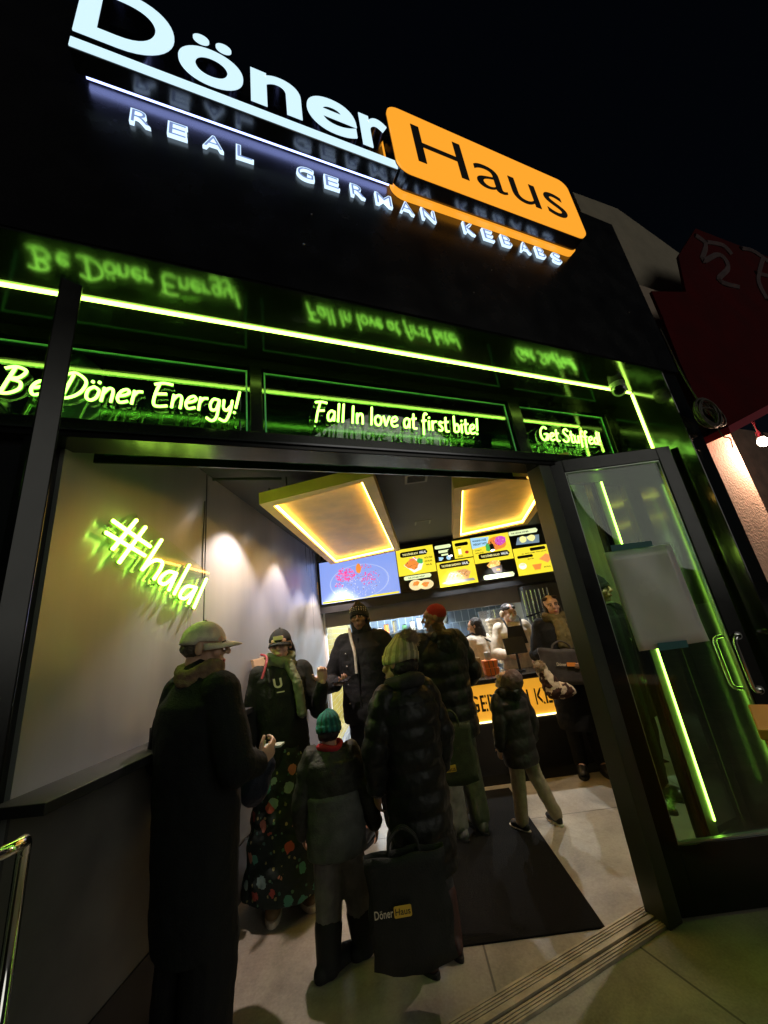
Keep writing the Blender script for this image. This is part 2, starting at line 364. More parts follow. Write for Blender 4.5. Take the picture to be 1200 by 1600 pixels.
# threshold
th = bmesh.new(); box(th, -3.2, 0.05, -0.115, -0.055, 0, 0.018, FW); box(th, -3.2, 0.05, -0.050, -0.030, 0, 0.022, FW); box(th, -3.2, 0.05, -0.025, 0.022, 0, 0.013, FW)
for q in (-0.105, -0.092, -0.079, -0.066): box(th, -3.2, 0.05, q, q+0.005, 0.018, 0.0215, FW)
for q in (-0.017, -0.004, 0.009): box(th, -3.2, 0.05, q, q+0.005, 0.013, 0.0165, FW)
obj('door_threshold', th, mat('threshold_metal', (0.42, 0.37, 0.27), 0.5, metal=0.3, var=0.35, vscale=9, bump=0.3, bscale=50), B)
# interior walls
def wallpt(t, off, z): return WA+WD*t+WN*off+Vector((0, 0, z))
WLEN = (WB-WA).length
for a, b in ((0.09, 1.165), (1.18, WLEN)):
    obj('wall_panel', box(bmesh.new(), a, b, -0.12, 0.0, 0, 2.95, wallpt), M['wall'], B)
obj('wall_joint', box(bmesh.new(), 1.165, 1.18, -0.12, -0.004, 0, 2.95, wallpt), M['black'], B)
obj('lower_wall_shade', box(bmesh.new(), 0.09, WLEN, 0.0, 0.012, 0.30, 1.10, wallpt), M['dull_grey'], B)  # lower wall in darker grey, shade under the shelf put into the colour
obj('skirting', box(bmesh.new(), 0.09, WLEN, 0.0, 0.018, 0, 0.299, wallpt), M['black'], B)
obj('tiled_wall', BX(-1.12, -1.05, 5.515, 8.6, 0, 2.95), M['tiley'], B)
obj('corner_post', BX(-1.10, -1.035, 5.44, 5.51, 0, 2.9), M['white'], B)
obj('right_wall', BX(2.42, 2.5, 2.9, 8.6, 0, 2.95), mat('right_wall_paint', (0.5, 0.5, 0.47), 0.4, var=0.05), B)
obj('kitchen_wall', BX(-1.3, 2.6, 8.2, 8.3, 0, 2.95), M['tileb'], B)
cl = bmesh.new()
hexa(cl, [FW(-3.3, -0.21, 2.80), FW(0.9, -0.21, 2.80), Vector((2.6, 5.6, 2.70)), Vector((-1.5, 5.6, 2.70)),
          FW(-3.3, -0.21, 2.95), FW(0.9, -0.21, 2.95), Vector((2.6, 5.6, 2.95)), Vector((-1.5, 5.6, 2.95))])
obj('ceiling', cl, M['ceil'], B)
obj('kitchen_ceiling', BX(-1.5, 2.6, 5.6, 8.4, 2.70, 2.95), M['white'], B)
obj('kitchen_beam', BX(-1.04, 2.42, 5.44, 5.60, 1.66, 2.70), M['beam'], B)
obj('light_rail', BX(-1.04, 2.42, 5.36, 5.40, 1.90, 1.93), M['steel'], B)
obj('skirting', BX(-1.05, -0.99, 5.52, 8.2, 0, 0.10), mat('skirting_grey', (0.25, 0.25, 0.27), 0.5), B)
obj('partition', BX(1.75, 2.42, 5.2, 5.43, 0, 1.85), mat('partition_dark', (0.03, 0.03, 0.032), 0.5), B)

# ------------------------------------------------------------------ LED strips
L = thing('led_strip', 'bright green led strip running under the soffit and down the right side of the recess', 'light strip', FW(-1, 0.24, 2.95))
obj('soffit_strip', fbox(SL, SR-0.012, 0.233, 0.248, ZS-0.022, ZS-0.0125), M['led'], L)
obj('side_strip', fbox(0.488, 0.497, 0.0205, 0.028, 0.28, 2.33), M['led'], L)  # added strip, draws the LED's reflected line seen through the door glass
obj('side_strip', fbox(SR-0.011, SR-0.001, 0.233, 0.248, 0.12, ZS-0.03), M['led'], L)

# ------------------------------------------------------------------ neon handwriting
G = {
 'B': (0.86, [[(0.12, 0), (0.28, 1.0)], [(0.0, 0.92), (0.3, 1.03), (0.62, 0.9), (0.5, 0.62), (0.24, 0.55), (0.56, 0.45), (0.6, 0.18), (0.3, -0.02), (-0.12, 0.02)]]),
 'e': (0.44, [[(0.06, 0.28), (0.26, 0.34), (0.38, 0.46), (0.28, 0.58), (0.1, 0.48), (0.02, 0.22), (0.14, 0.02), (0.40, 0.10)]]),
 'D': (0.85, [[(0.2, 0.0), (0.36, 0.95)], [(0.05, 0.88), (0.4, 1.04), (0.8, 0.75), (0.74, 0.3), (0.4, 0.02), (-0.12, 0.0)]]),
 'o': (0.44, [[(0.2, 0.56), (0.04, 0.4), (0.04, 0.12), (0.2, 0.0), (0.36, 0.14), (0.38, 0.42), (0.2, 0.56)]]),
 'ö': (0.44, [[(0.2, 0.56), (0.04, 0.4), (0.04, 0.12), (0.2, 0.0), (0.36, 0.14), (0.38, 0.42), (0.2, 0.56)], [(0.1, 0.72), (0.12, 0.79)], [(0.32, 0.72), (0.34, 0.79)]]),
 'n': (0.46, [[(0.04, 0.56), (0.04, 0.0)], [(0.04, 0.3), (0.18, 0.54), (0.34, 0.48), (0.36, 0.0)]]),
 'r': (0.36, [[(0.04, 0.56), (0.04, 0.0)], [(0.04, 0.32), (0.16, 0.52), (0.34, 0.54)]]),
 'E': (0.66, [[(0.16, 0.95), (0.08, 0.5), (0.1, 0.08), (0.3, 0.0), (0.6, 0.06)], [(-0.02, 0.92), (0.3, 1.02), (0.66, 0.98)], [(0.1, 0.52), (0.5, 0.56)]]),
 'g': (0.46, [[(0.36, 0.52), (0.14, 0.54), (0.04, 0.3), (0.12, 0.06), (0.3, 0.12), (0.38, 0.52)], [(0.38, 0.52), (0.36, -0.2), (0.2, -0.42), (-0.04, -0.3)]]),
 'y': (0.44, [[(0.04, 0.55), (0.06, 0.2), (0.2, 0.1), (0.34, 0.3)], [(0.38, 0.56), (0.34, 0.0), (0.2, -0.38), (-0.06, -0.3)]]),
 '!': (0.2, [[(0.14, 1.0), (0.06, 0.24)], [(0.03, 0.06), (0.02, 0.0)]]),
 'F': (0.55, [[(0.2, 0.92), (0.1, 0.5), (0.02, -0.12)], [(-0.06, 0.94), (0.3, 1.0), (0.58, 0.96)], [(0.08, 0.5), (0.44, 0.54)]]),
 'a': (0.46, [[(0.36, 0.5), (0.2, 0.56), (0.04, 0.36), (0.06, 0.06), (0.2, 0.04), (0.36, 0.3), (0.38, 0.54)], [(0.38, 0.54), (0.36, 0.02)]]),
 'l': (0.2, [[(0.1, 1.0), (0.06, 0.0)]]),
 'I': (0.22, [[(0.1, 0.95), (0.06, 0.0)]]),
 'i': (0.2, [[(0.08, 0.54), (0.06, 0.0)], [(0.1, 0.72), (0.11, 0.78)]]),
 'v': (0.42, [[(0.03, 0.55), (0.16, 0.02)], [(0.16, 0.02), (0.38, 0.56)]]),
 't': (0.32, [[(0.14, 0.86), (0.1, 0.12), (0.2, 0.0), (0.3, 0.04)], [(0.0, 0.56), (0.3, 0.6)]]),
 'f': (0.34, [[(0.38, 0.9), (0.24, 0.98), (0.14, 0.7), (0.08, -0.3)], [(0.0, 0.5), (0.3, 0.56)]]),
 's': (0.36, [[(0.32, 0.5), (0.16, 0.56), (0.08, 0.42), (0.28, 0.2), (0.2, 0.02), (0.0, 0.06)]]),
 'b': (0.44, [[(0.08, 1.0), (0.04, 0.04)], [(0.05, 0.3), (0.22, 0.52), (0.38, 0.36), (0.32, 0.08), (0.04, 0.02)]]),
 'G': (0.72, [[(0.6, 0.86), (0.34, 0.98), (0.04, 0.6), (0.08, 0.12), (0.36, -0.02), (0.6, 0.4)], [(0.34, 0.44), (0.64, 0.44), (0.56, 0.0)]]),
 'S': (0.6, [[(0.56, 0.84), (0.34, 1.0), (0.12, 0.78), (0.26, 0.56), (0.48, 0.36), (0.42, 0.08), (0.16, 0.0), (-0.04, 0.14)]]),
 'u': (0.44, [[(0.04, 0.55), (0.04, 0.14), (0.18, 0.02), (0.34, 0.2)], [(0.36, 0.56), (0.36, 0.0)]]),
 'd': (0.46, [[(0.34, 0.5), (0.18, 0.54), (0.04, 0.3), (0.12, 0.04), (0.32, 0.16)], [(0.42, 1.0), (0.36, 0.02)]]),
 ' ': (0.22, []),
}
def neon_strokes(text, fn, x0, x1, z0, cap, slant=0.12):
    W_ = sum(G[c][0]+0.06 for c in text); k = (x1-x0)/W_; x = 0; out = []
    for c in text:
        w, st = G[c]
        for s in st:
            out.append([fn(x0+(x+p[0]+slant*p[1])*k, z0+p[1]*cap) for p in smoothpath([Vector((a, b, 0)) for a, b in s], 5)])
        x += w+0.06
    return out
def neon_sign(text, s0, s1, z0, cap, label, d=0.085):
    t = thing('neon_sign', label, 'neon sign', FW((s0+s1)/2, d, z0), group='green neon slogans in the glass over the doorway')
    bm = bmesh.new(); hb = bmesh.new()
    for st in neon_strokes(text, lambda u, v: FW(u, d, v), s0, s1, z0, cap):
        tube(bm, st, 0.0058, 8)
        tube(hb, [p-EN*0.006 for p in st], 0.0072, 6)
    obj('neon_tube', bm, M['neon'], t, smooth=True)
    obj('tube_base', hb, mat('neon_base', (0.3, 0.5, 0.12), 0.5), t)
    pt = rrect(s0-0.03, s1+0.03, z0-0.05, z0+cap+0.03, 0.02, 3)
    pb = bmesh.new(); prism(pb, [FW(a, d-0.018, b) for a, b in pt], -EN*0.004); obj('acrylic_backing', pb, M['acrylic'], t)
    for s in (s0, s1):
        for z in (z0-0.03, z0+cap): obj('standoff', tube(bmesh.new(), [FW(s, d-0.02, z), FW(s, 0.001, z)], 0.005), M['chrome'], t)
    return t
neon_sign('Be Döner Energy!', -2.85, -1.95, 2.59, 0.125, 'green neon writing reading Be Döner Energy! in the left glass panel')
neon_sign('Fall In love at first bite!', -1.58, -0.54, 2.595, 0.115, 'green neon writing reading Fall In love at first bite! in the middle glass panel')
neon_sign('Get Stuffed!', -0.04, 0.55, 2.60, 0.105, 'short green neon writing reading Get Stuffed! in the right glass panel')

# #halal sign on the left wall
hs = thing('neon_sign', 'green neon hashtag halal sign hanging aslant on the grey wall', 'neon sign', at_W(240, 900, 0.03))
def hz(x, y, off=0.045): return at_W(140+x/6, 780+y/6, off)
HS = [[(215, 200), (570, 445)], [(150, 310), (520, 530)], [(440, 195), (215, 470)], [(525, 260), (275, 595)],
      [(675, 380), (490, 665)], [(495, 660), (555, 605), (625, 570), (680, 590), (665, 650), (600, 750)],
      [(800, 690), (740, 680), (675, 725), (655, 775), (705, 795), (775, 740), (815, 690)], [(815, 690), (740, 855)],
      [(935, 615), (790, 890)], [(985, 825), (920, 815), (862, 865), (848, 915), (895, 930), (960, 875), (1000, 825)], [(1000, 825), (925, 980)],
      [(1095, 745), (975, 1020)]]
bm = bmesh.new(); hb = bmesh.new()
for st in HS:
    p = smoothpath([hz(*q) for q in st], 5); tube(bm, p, 0.0085, 8); tube(hb, [v-WN*0.010 for v in p], 0.0105, 6)
obj('neon_tube', bm, emit('neon_wall_green', (0.55, 1.0, 0.09), 11.0), hs, smooth=True)
obj('tube_base', hb, mat('neon_base2', (0.35, 0.6, 0.12), 0.5), hs)
pb = bmesh.new(); prism(pb, [hz(*q, 0.02) for q in ((140, 240), (430, 130), (640, 300), (1130, 700), (990, 1060), (600, 830), (230, 640))], -WN*0.004)
obj('acrylic_backing', pb, M['acrylic'], hs)
for q in ((180, 250), (440, 160), (1080, 760), (980, 1030), (600, 800)): obj('standoff', tube(bmesh.new(), [hz(*q, 0.03), hz(*q, 0.0)], 0.004), M['chrome'], hs)
ro = bmesh.new()
tube(ro, smoothpath([hz(1060, 740, 0.004), hz(1062, 500, 0.004), hz(1080, 60, 0.004), hz(1080, 30, 0.004)], 3), 0.003)
obj('power_cable', ro, M['cable'], hs)

# ------------------------------------------------------------------ main shop sign
S = thing('shop_sign', 'large lit sign of white letters and a yellow rounded box on the black fascia', 'sign', FW(-1.1, 0.5, 3.7))
DW, DF = 0.492, 0.60
letters = [('D', -2.60, -2.235, 4.045, 4.50), ('ö', -2.215, -1.93, 4.03, 4.42), ('n', -1.895, -1.645, 4.04, 4.325), ('e', -1.615, -1.34, 4.035, 4.33), ('r', -1.315, -1.145, 4.04, 4.325)]
for ch, a, b, c, e in letters:
    bm = text_fit(ch, lambda u, d, v: FW(u, d, v), a, b, c, e, DW+0.02, DF, bold=0.02, res=10)
    l = obj('letter', bm, M['darkmetal'], S)
    l['label'] = 'white lit letter %s' % ch
    bm = text_fit(ch, lambda u, d, v: FW(u, d, v), a, b, c, e, DF+0.001, DF+0.006, bold=0.02, res=10)
    f = obj('letter_face', bm, M['white_sign'], l); f.matrix_parent_inverse = basis(l).inverted()
obj('underline_bar', fbox(-2.60, -1.125, DW+0.03, DF, 3.925, 3.995), M['darkmetal'], S, bevel=0.003)
obj('underline_face', fbox(-2.60, -1.125, DF+0.001, DF+0.006, 3.93, 3.992), M['white_sign'], S)
obj('underline_backlight', fbox(-2.57, -1.14, DW+0.012, DW+0.029, 3.945, 3.975), M['blue_back'], S)
hbx = (-1.135, 0.325, 3.90, 4.50)
def rr_prism(x0, x1, z0, z1, r, d0, d1):
    bm = bmesh.new(); prism(bm, [FW(a, d0, b) for a, b in rrect(x0, x1, z0, z1, r, 6)], EN*(d1-d0)); return bm
bx_ = obj('sign_box', rr_prism(*hbx, 0.085, DW+0.035, DF+0.01), M['darkmetal'], S)
obj('box_face', rr_prism(hbx[0]+.004, hbx[1]-.004, hbx[2]+.004, hbx[3]-.004, 0.083, DF+0.0105, DF+0.022), M['yellow_sign'], S)
obj('box_backlight', rr_prism(hbx[0]+.01, hbx[1]-.01, hbx[2]-0.02, hbx[3]-.01, 0.08, DW, DW+0.034), M['yellow_sign'], S)
bm = text_fit('Haus', lambda u, d, v: FW(u, d, v), -0.985, 0.19, 4.035, 4.385, DF+0.0225, DF+0.025, bold=-0.004, res=10)
obj('word_haus', bm, M['sign_black'], S)
words = 'REAL GERMAN KEBABS'
pitch = (0.16-(-2.40))/(len(words)-0.35)
for i, ch in enumerate(words):
    if ch == ' ': continue
    a = -2.40+i*pitch; w = 0.082 if ch in 'ELRKBS' else 0.092
    if ch == 'M': w = 0.10
    l = obj('small_letter', text_fit(ch, lambda u, d, v: FW(u, d, v), a, a+w, 3.755, 3.85, DW, DW+0.014, bold=0.012), M['small_edge'], S)
    obj('letter_inlay', text_fit(ch, lambda u, d, v: FW(u, d, v), a+0.007, a+w-0.007, 3.762, 3.843, DW+0.0142, DW+0.0155, bold=-0.012), M['small_face'], l)
bo = bmesh.new()
for (px, py) in ((487, 335), (475, 382), (768, 422), (740, 457), (983, 488), (222, 122), (402, 192), (550, 247), (175, 132)):
    p = at_F(px, py, 0.495); ellip(bo, p, (0.006, 0.006, 0.006), seg=8, rings=5)
obj('bolt', bo, M['chrome'], S)

# ------------------------------------------------------------------ security camera on the soffit
c0 = FW(0.60, 0.30, ZS-0.012)
sc_ = thing('security_camera', 'small white dome security camera under the right end of the soffit', 'camera', c0)
bm = bmesh.new(); tube(bm, [c0, c0+Vector((0, 0, -0.03))], 0.052, 20, 0.048); obj('base', bm, M['white'], sc_, smooth=False)
hd = c0+Vector((0, 0, -0.055)); look = (Vector((0, 0, 1.5))-hd).normalized()
bm = bmesh.new(); ellip(bm, hd, (0.046, 0.046, 0.046), seg=20, rings=12); obj('housing', bm, M['white'], sc_, smooth=True)
bm = bmesh.new(); tube(bm, [hd+look*0.030, hd+look*0.049], 0.024, 18, 0.020); obj('lens', bm, M['tape_black'], sc_)
bm = bmesh.new(); tube(bm, [hd+look*0.040, hd+look*0.0475], 0.034, 18, 0.027); obj('lens_ring', bm, M['darkmetal'], sc_)

# ------------------------------------------------------------------ doors
def leaf(name, label, hinge, direction, width, outer):
    """outer: unit normal on the side that carries the handle"""
    t = thing(name, label, 'door', hinge)
    D_ = direction.normalized(); N_ = outer.normalized()
    def P(u, n, z): return hinge+D_*u+N_*n+Vector((0, 0, z))
    bm = bmesh.new()
    for q in ((0, 0.095, 0.012, 2.46), (width-0.095, width, 0.012, 2.46), (0.095, width-0.095, 0.012, 0.29), (0.095, width-0.095, 2.37, 2.46)):
        box(bm, q[0], q[1], -0.022, 0.022, q[2], q[3], P)
    obj('door_frame', bm, M['frame'], t, bevel=0.003)
    bm = bmesh.new()
    for q in ((0.095, 0.102, 0.29, 2.37), (width-0.102, width-0.095, 0.29, 2.37), (0.102, width-0.102, 0.29, 0.297), (0.102, width-0.102, 2.363, 2.37)):
        box(bm, q[0], q[1], -0.008, 0.014, q[2], q[3], P)
    obj('glazing_bead', bm, mat('bead_metal', (0.35, 0.38, 0.34), 0.3, metal=0.8), t)
    obj('door_glass', box(bmesh.new(), 0.102, width-0.102, -0.004, 0.004, 0.297, 2.363, P), M['glass'], t)
    for sgn in (1, -1):
        u = width-0.135 if sgn == 1 else width-0.10
        u = width-0.05
        hp = [P(u, 0.022*sgn, 1.22), P(u-0.02, 0.055*sgn, 1.22), P(u-0.055, 0.07*sgn, 1.215), P(u-0.07, 0.072*sgn, 1.19)]
        lo = [P(u-0.07, 0.072*sgn, 0.96), P(u-0.055, 0.07*sgn, 0.935), P(u-0.02, 0.055*sgn, 0.93), P(u, 0.022*sgn, 0.93)]
        bm = bmesh.new(); tube(bm, smoothpath(hp, 4)+smoothpath(lo, 4), 0.011, 12)
        h = obj('handle', bm, M['chrome'], t, smooth=True)
        bm = bmesh.new()
        for z in (1.22, 0.93): tube(bm, [P(u, 0.0221*sgn, z), P(u, 0.028*sgn, z)], 0.022, 16)
        obj('handle_rose', bm, M['chrome'], h)
    for z in (0.2, 1.25, 2.3):
        bm = bmesh.new(); tube(bm, [P(-0.012, 0.012, z-0.05), P(-0.012, 0.012, z+0.05)], 0.011, 10); obj('hinge', bm, M['darkmetal'], t)
    return t, P
rd, RP = leaf('glass_door', 'black framed glass door swung open on the right with a paper sheet taped on it', Vector((1.16, 2.37, 0)), Vector((1, 0.0, 0)), 0.84, Vector((0, -1, 0)))
ld, LP = leaf('glass_door', 'black framed glass door swung open on the left and seen edge on', FW(-2.70, 0.03, 0), (Vector((-0.742, 0.712, 0))-FW(-2.70, 0.03, 0)), 0.86, Vector((0.7, 0.7, 0)))

# paper sheet
ps = thing('paper_sheet', 'blank grey paper sheet taped to the glass of the right door', 'paper', at_y(1020, 1010, 2.36))
bm = bmesh.new(); cs = [at_y(*q, 2.362) for q in ((943, 864), (1046, 850), (1108, 1001), (998, 1018))]
n = 10; g = [[None]*(n+1) for _ in range(n+1)]
for i in range(n+1):
    for j in range(n+1):
        a = cs[0].lerp(cs[1], i/n); b = cs[3].lerp(cs[2], i/n); p = a.lerp(b, j/n); p.y -= 0.004+0.006*sin(i*0.7)*sin(j*0.5+1)+0.0015*sin(i*2.1+j); g[i][j] = bm.verts.new(p)
for i in range(n):
    for j in range(n): bm.faces.new((g[i][j], g[i+1][j], g[i+1][j+1], g[i][j+1]))
o = obj('sheet', bm, M['paper'], ps, smooth=True); md = o.modifiers.new('s', 'SOLIDIFY'); md.thickness = 0.0006
for q in (((954, 852), (1018, 845), (1020, 853), (956, 862)), ((1027, 1005), (1073, 1000), (1076, 1011), (1030, 1017))):
    bm = bmesh.new(); prism(bm, [at_y(*k, 2.346) for k in q], (0, 0.001, 0)); obj('tape', bm, M['teal'], ps)
# yellow container by the right edge
yb = thing('yellow_bin', 'yellow plastic bin at the right edge of the pavement in front of the door', 'bin', at_y(1230, 1330, 1.9))
p0 = at_y(1184, 1145, 1.69); x0, z1 = p0.x+0.01, p0.z
_c = Vector((x0, 1.70, 0)); _d = _c.normalized(); _s = Vector((_d.y, -_d.x, 0))
def BP(a, b, z): return _c+_s*a+_d*b+Vector((0, 0, z))
bm = bmesh.new(); hexa(bm, [BP(.05, .05, 0), BP(.33, .05, 0), BP(.33, .38, 0), BP(.05, .38, 0), BP(0.01, 0.01, z1), BP(.37, 0.01, z1), BP(.37, .42, z1), BP(0.01, .42, z1)])
obj('bin_body', bm, M['yellowp'], yb, bevel=0.015)
bm = bmesh.new(); hexa(bm, [BP(0, 0, z1-.03), BP(.38, 0, z1-.03), BP(.38, .43, z1-.03), BP(0, .43, z1-.03), BP(0, 0, z1+.008), BP(.38, 0, z1+.008), BP(.38, .43, z1+.008), BP(0, .43, z1+.008)]); obj('bin_rim', bm, M['yellowp'], yb, bevel=0.006)

# ------------------------------------------------------------------ floor mats
mt_ = obj('floor_mat', BX(-0.15, 0.80, 2.36, 4.02, 0.006, 0.014), M['rubber'], bevel=0.003); tag(mt_, 'large black rubber entrance mat lying on the polished floor', 'floor mat')
mt2 = obj('floor_mat', BX(0.3, 2.35, 4.12, 4.34, 0.006, 0.013), M['rubber']); tag(mt2, 'narrow dark mat along the foot of the counter', 'floor mat')

# ------------------------------------------------------------------ shelf along the left wall and its clutter
sh = thing('wall_shelf', 'black narrow shelf along the grey wall on the left', 'shelf', wallpt(0.5, 0.1, 1.1))
obj('shelf_board', box(bmesh.new(), 0.02, WLEN-1.7, 0.001, 0.20, 1.101, 1.135, wallpt), M['black'], sh, bevel=0.003)
for t_ in (0.75, 1.9):
    obj('bracket', box(bmesh.new(), t_, t_+0.03, 0.013, 0.19, 0.86, 1.10, wallpt), M['black'], sh)
for k, (t_, h_, lab) in enumerate(((0.66, 0.07, 'low dark napkin holder on the left shelf beside the man in the cap'), )):
    nh = thing('napkin_holder', lab, 'napkin holder', wallpt(t_, 0.08, 1.135))
    bm = bmesh.new(); box(bm, t_, t_+0.10, 0.05, 0.14, 1.136, 1.142, wallpt); box(bm, t_, t_+0.10, 0.05, 0.056, 1.142, 1.136+h_, wallpt); box(bm, t_, t_+0.10, 0.134, 0.14, 1.142, 1.136+h_, wallpt)
    obj('holder', bm, M['black'], nh); obj('napkins', box(bmesh.new(), t_+0.005, t_+0.095, 0.062, 0.128, 1.143, 1.136+h_*0.75, wallpt), M['dull_grey'], nh)
bt = thing('sauce_bottle', 'small dark sauce bottle standing on the left shelf', 'bottle', wallpt(0.80, 0.10, 1.135))
q = wallpt(0.80, 0.10, 1.136); bm = bmesh.new(); tube(bm, [q, q+Vector((0, 0, 0.07)), q+Vector((0, 0, 0.085))], lambda t: (0.022, 0.022, 0.012)[int(t*2)], 14); obj('bottle_body', bm, M['black'], bt)
bm = bmesh.new(); tube(bm, [q+Vector((0, 0, 0.085)), q+Vector((0, 0, 0.11))], 0.012, 12); obj('bottle_cap', bm, M['darkmetal'], bt)

# ------------------------------------------------------------------ hanging light boxes
def light_box(q, z, h, label):
    """q: outer corners fl, fr, br, bl (2D)"""
    c = sum((Vector((*p, 0)) for p in q), Vector())/4
    t = thing('ceiling_light', label, 'ceiling light', (c.x, c.y, z), group='plywood light boxes hanging from the ceiling')
    def inset(p, k): v = Vector((*p, 0)); d = (c-v); return v+Vector((math.copysign(k, d.x), math.copysign(k, d.y), 0))
    O = [Vector((*p, 0)) for p in q]; I = [inset(p, 0.075) for p in q]; bm = bmesh.new()
    for i in range(4):
        j = (i+1) % 4
        hexa(bm, [O[i]+Vector((0, 0, z)), O[j]+Vector((0, 0, z)), I[j]+Vector((0, 0, z)), I[i]+Vector((0, 0, z)),
                  O[i]+Vector((0, 0, z+h)), O[j]+Vector((0, 0, z+h)), I[j]+Vector((0, 0, z+h)), I[i]+Vector((0, 0, z+h))])
    obj('box_frame', bm, M['ply'], t)
    bm = bmesh.new(); hexa(bm, [p+Vector((0, 0, z+h*0.55)) for p in I]+[p+Vector((0, 0, z+h*0.9)) for p in I]); obj('inner_panel', bm, M['plyin'], t)
    bm = bmesh.new(); J = [inset(p, 0.077) for p in q]; K = [inset(p, 0.088) for p in q]
    for i in range(4):
        j = (i+1) % 4
        hexa(bm, [J[i]+Vector((0, 0, z+0.012)), J[j]+Vector((0, 0, z+0.012)), K[j]+Vector((0, 0, z+0.012)), K[i]+Vector((0, 0, z+0.012)),
                  J[i]+Vector((0, 0, z+0.030)), J[j]+Vector((0, 0, z+0.030)), K[j]+Vector((0, 0, z+0.030)), K[i]+Vector((0, 0, z+0.030))])
    obj('led_strip', bm, M['warmled'], t)
    bm = bmesh.new()
    for p in I: v = p.lerp(c, 0.15); tube(bm, [v+Vector((0, 0, z+h*0.85)), v+Vector((0, 0, 2.74))], 0.006)
    obj('hanger_rod', bm, M['black'], t)
    return t
light_box([(-0.857, 2.393), (-0.039, 2.171), (0.137, 4.60), (-0.805, 4.92)], 2.45, 0.085, 'large warm lit plywood light box left of centre over the queue')
light_box([(0.545, 2.60), (1.36, 2.42), (1.60, 4.09), (0.781, 4.34)], 2.45, 0.095, 'warm lit plywood light box on the right, partly hidden by the door frame')

# vents and spots
for (px, py, s, lab) in ((650, 745, 0.10, 'black ceiling vent nearer to the doorway'), (660, 815, 0.10, 'black ceiling vent nearer to the menu screens')):
    p = at_z(px, py, 2.745); v = thing('ceiling_vent', lab, 'vent', p, group='ceiling vents')
    bm = bmesh.new()
    for q in ((-s, s, -s, -s+.02), (-s, s, s-.02, s), (-s, -s+.02, -s+.02, s-.02), (s-.02, s, -s+.02, s-.02)): box(bm, p.x+q[0], p.x+q[1], p.y+q[2], p.y+q[3], 2.725, 2.745)
    obj('vent_frame', bm, mat('vent_grey', (0.12, 0.12, 0.11), 0.5), v)
    bm = bmesh.new()
    for k in range(6): y = p.y-s+.03+k*0.027; box(bm, p.x-s+.02, p.x+s-.02, y, y+.010, 2.728, 2.744)
    obj('vent_slats', bm, M['black'], v)
tk = thing('track_rail', 'black lighting track under the ceiling beside the left light box', 'track', at_z(380, 748, 2.72))
a = at_z(332, 749, 2.72); b = at_z(440, 748, 2.72); bm = bmesh.new(); tube(bm, [a, b], 0.012, 6); obj('rail', bm, M['black'], tk)
def spot(p, target, label, energy=14, size=62, color=(1.0, 0.80, 0.74), blend=0.5):
    t = thing('spotlight', label, 'spotlight', p, group='spotlights along the left wall')
    d = (Vector(target)-p).normalized(); bm = bmesh.new(); tube(bm, [p+Vector((0, 0, 0.07)), p], 0.008, 8); obj('stem', bm, M['black'], t)
    bm = bmesh.new(); tube(bm, [p-d*0.03, p+d*0.055], 0.028, 16, 0.032); obj('lamp_head', bm, M['black'], t)
    bm = bmesh.new(); tube(bm, [p+d*0.0555, p+d*0.058], 0.026, 16); obj('bulb', bm, emit('spot_bulb', (1, 0.92, 0.85), 6.0), t)
    ld_ = bpy.data.lights.new('spot_lamp', 'SPOT'); ld_.energy = energy; ld_.spot_size = R(size); ld_.spot_blend = blend; ld_.color = color; ld_.shadow_soft_size = 0.02
    lo = bpy.data.objects.new('spot_lamp', ld_); COL.objects.link(lo); lo.parent = t; lo.matrix_parent_inverse = basis(t).inverted()
    lo.location = p+d*0.07; lo.rotation_euler = d.to_track_quat('-Z', 'Y').to_euler()
    return t
for k, (tt, lab) in enumerate(((1.50, 'track spotlight nearest to the doorway, above the grey wall'), (2.45, 'small ceiling spotlight second from the doorway'), (3.15, 'small ceiling spotlight third from the doorway beside the wall'), (3.72, 'small ceiling spotlight in the corner by the first menu screen'))):
    p = wallpt(tt, 0.34, 2.66); spot(p, wallpt(tt, 0.06 if k < 2 else 0.34, 1.2), lab, energy=(60, 45, 55, 120)[k], size=(100, 80, 74, 74)[k])

for (p, en, lab) in ((Vector((1.75, 3.0, 2.70)), 40, 'unseen downlight added behind the right door jamb to brighten the floor'), ):  # added fill for the floor on the right, out of view
    spot(p, p-Vector((0, 0, 2)), lab, energy=en, size=95, color=(1.0, .82, .66))
for (p, lab) in ((Vector((0.85, 5.18, 2.45)), 'ceiling downlight over the staff with long dark hair'), (Vector((1.45, 5.18, 2.45)), 'ceiling downlight over the tablet and staff in the apron')):
    spot(p, p-Vector((0, 0.35, 2)), lab, energy=45, size=90, color=(.92, .95, 1.0))
# ------------------------------------------------------------------ menu screens
YM = 5.30
mL = at_y(498, 880, YM); mR = at_y(853, 822, YM); mBL = at_y(507, 945, YM); mBR = at_y(859, 893, YM)
mb = thing('menu_board', 'long black board hanging over the counter that carries the lit menu screens', 'board', ((mL.x+mR.x)/2, YM, mBL.z))
bm = bmesh.new(); e_ = 0.07
hexa(bm, [(mL.x-.03, YM+.012, mBL.z-0.12), (mR.x+.10, YM+.012, mBR.z-0.12), (mR.x+.10, YM+.06, mBR.z-0.12), (mL.x-.03, YM+.06, mBL.z-0.12),
          (mL.x-.03, YM+.012, mL.z+.02), (mR.x+.10, YM+.012, mR.z+.05), (mR.x+.10, YM+.06, mR.z+.05), (mL.x-.03, YM+.06, mL.z+.02)])
obj('board', bm, M['black'], mb)
for (x, z, lab) in ((mL.x-0.03, 2.2, 0), (mR.x+0.10, 2.42, 0)):
    s_ = -1 if x < 0 else 1
    obj('wood_end', BX(min(x, x+s_*0.11), max(x, x+s_*0.11), YM-0.05, YM+0.02, z-0.09, z+0.09), M['ply'], mb)
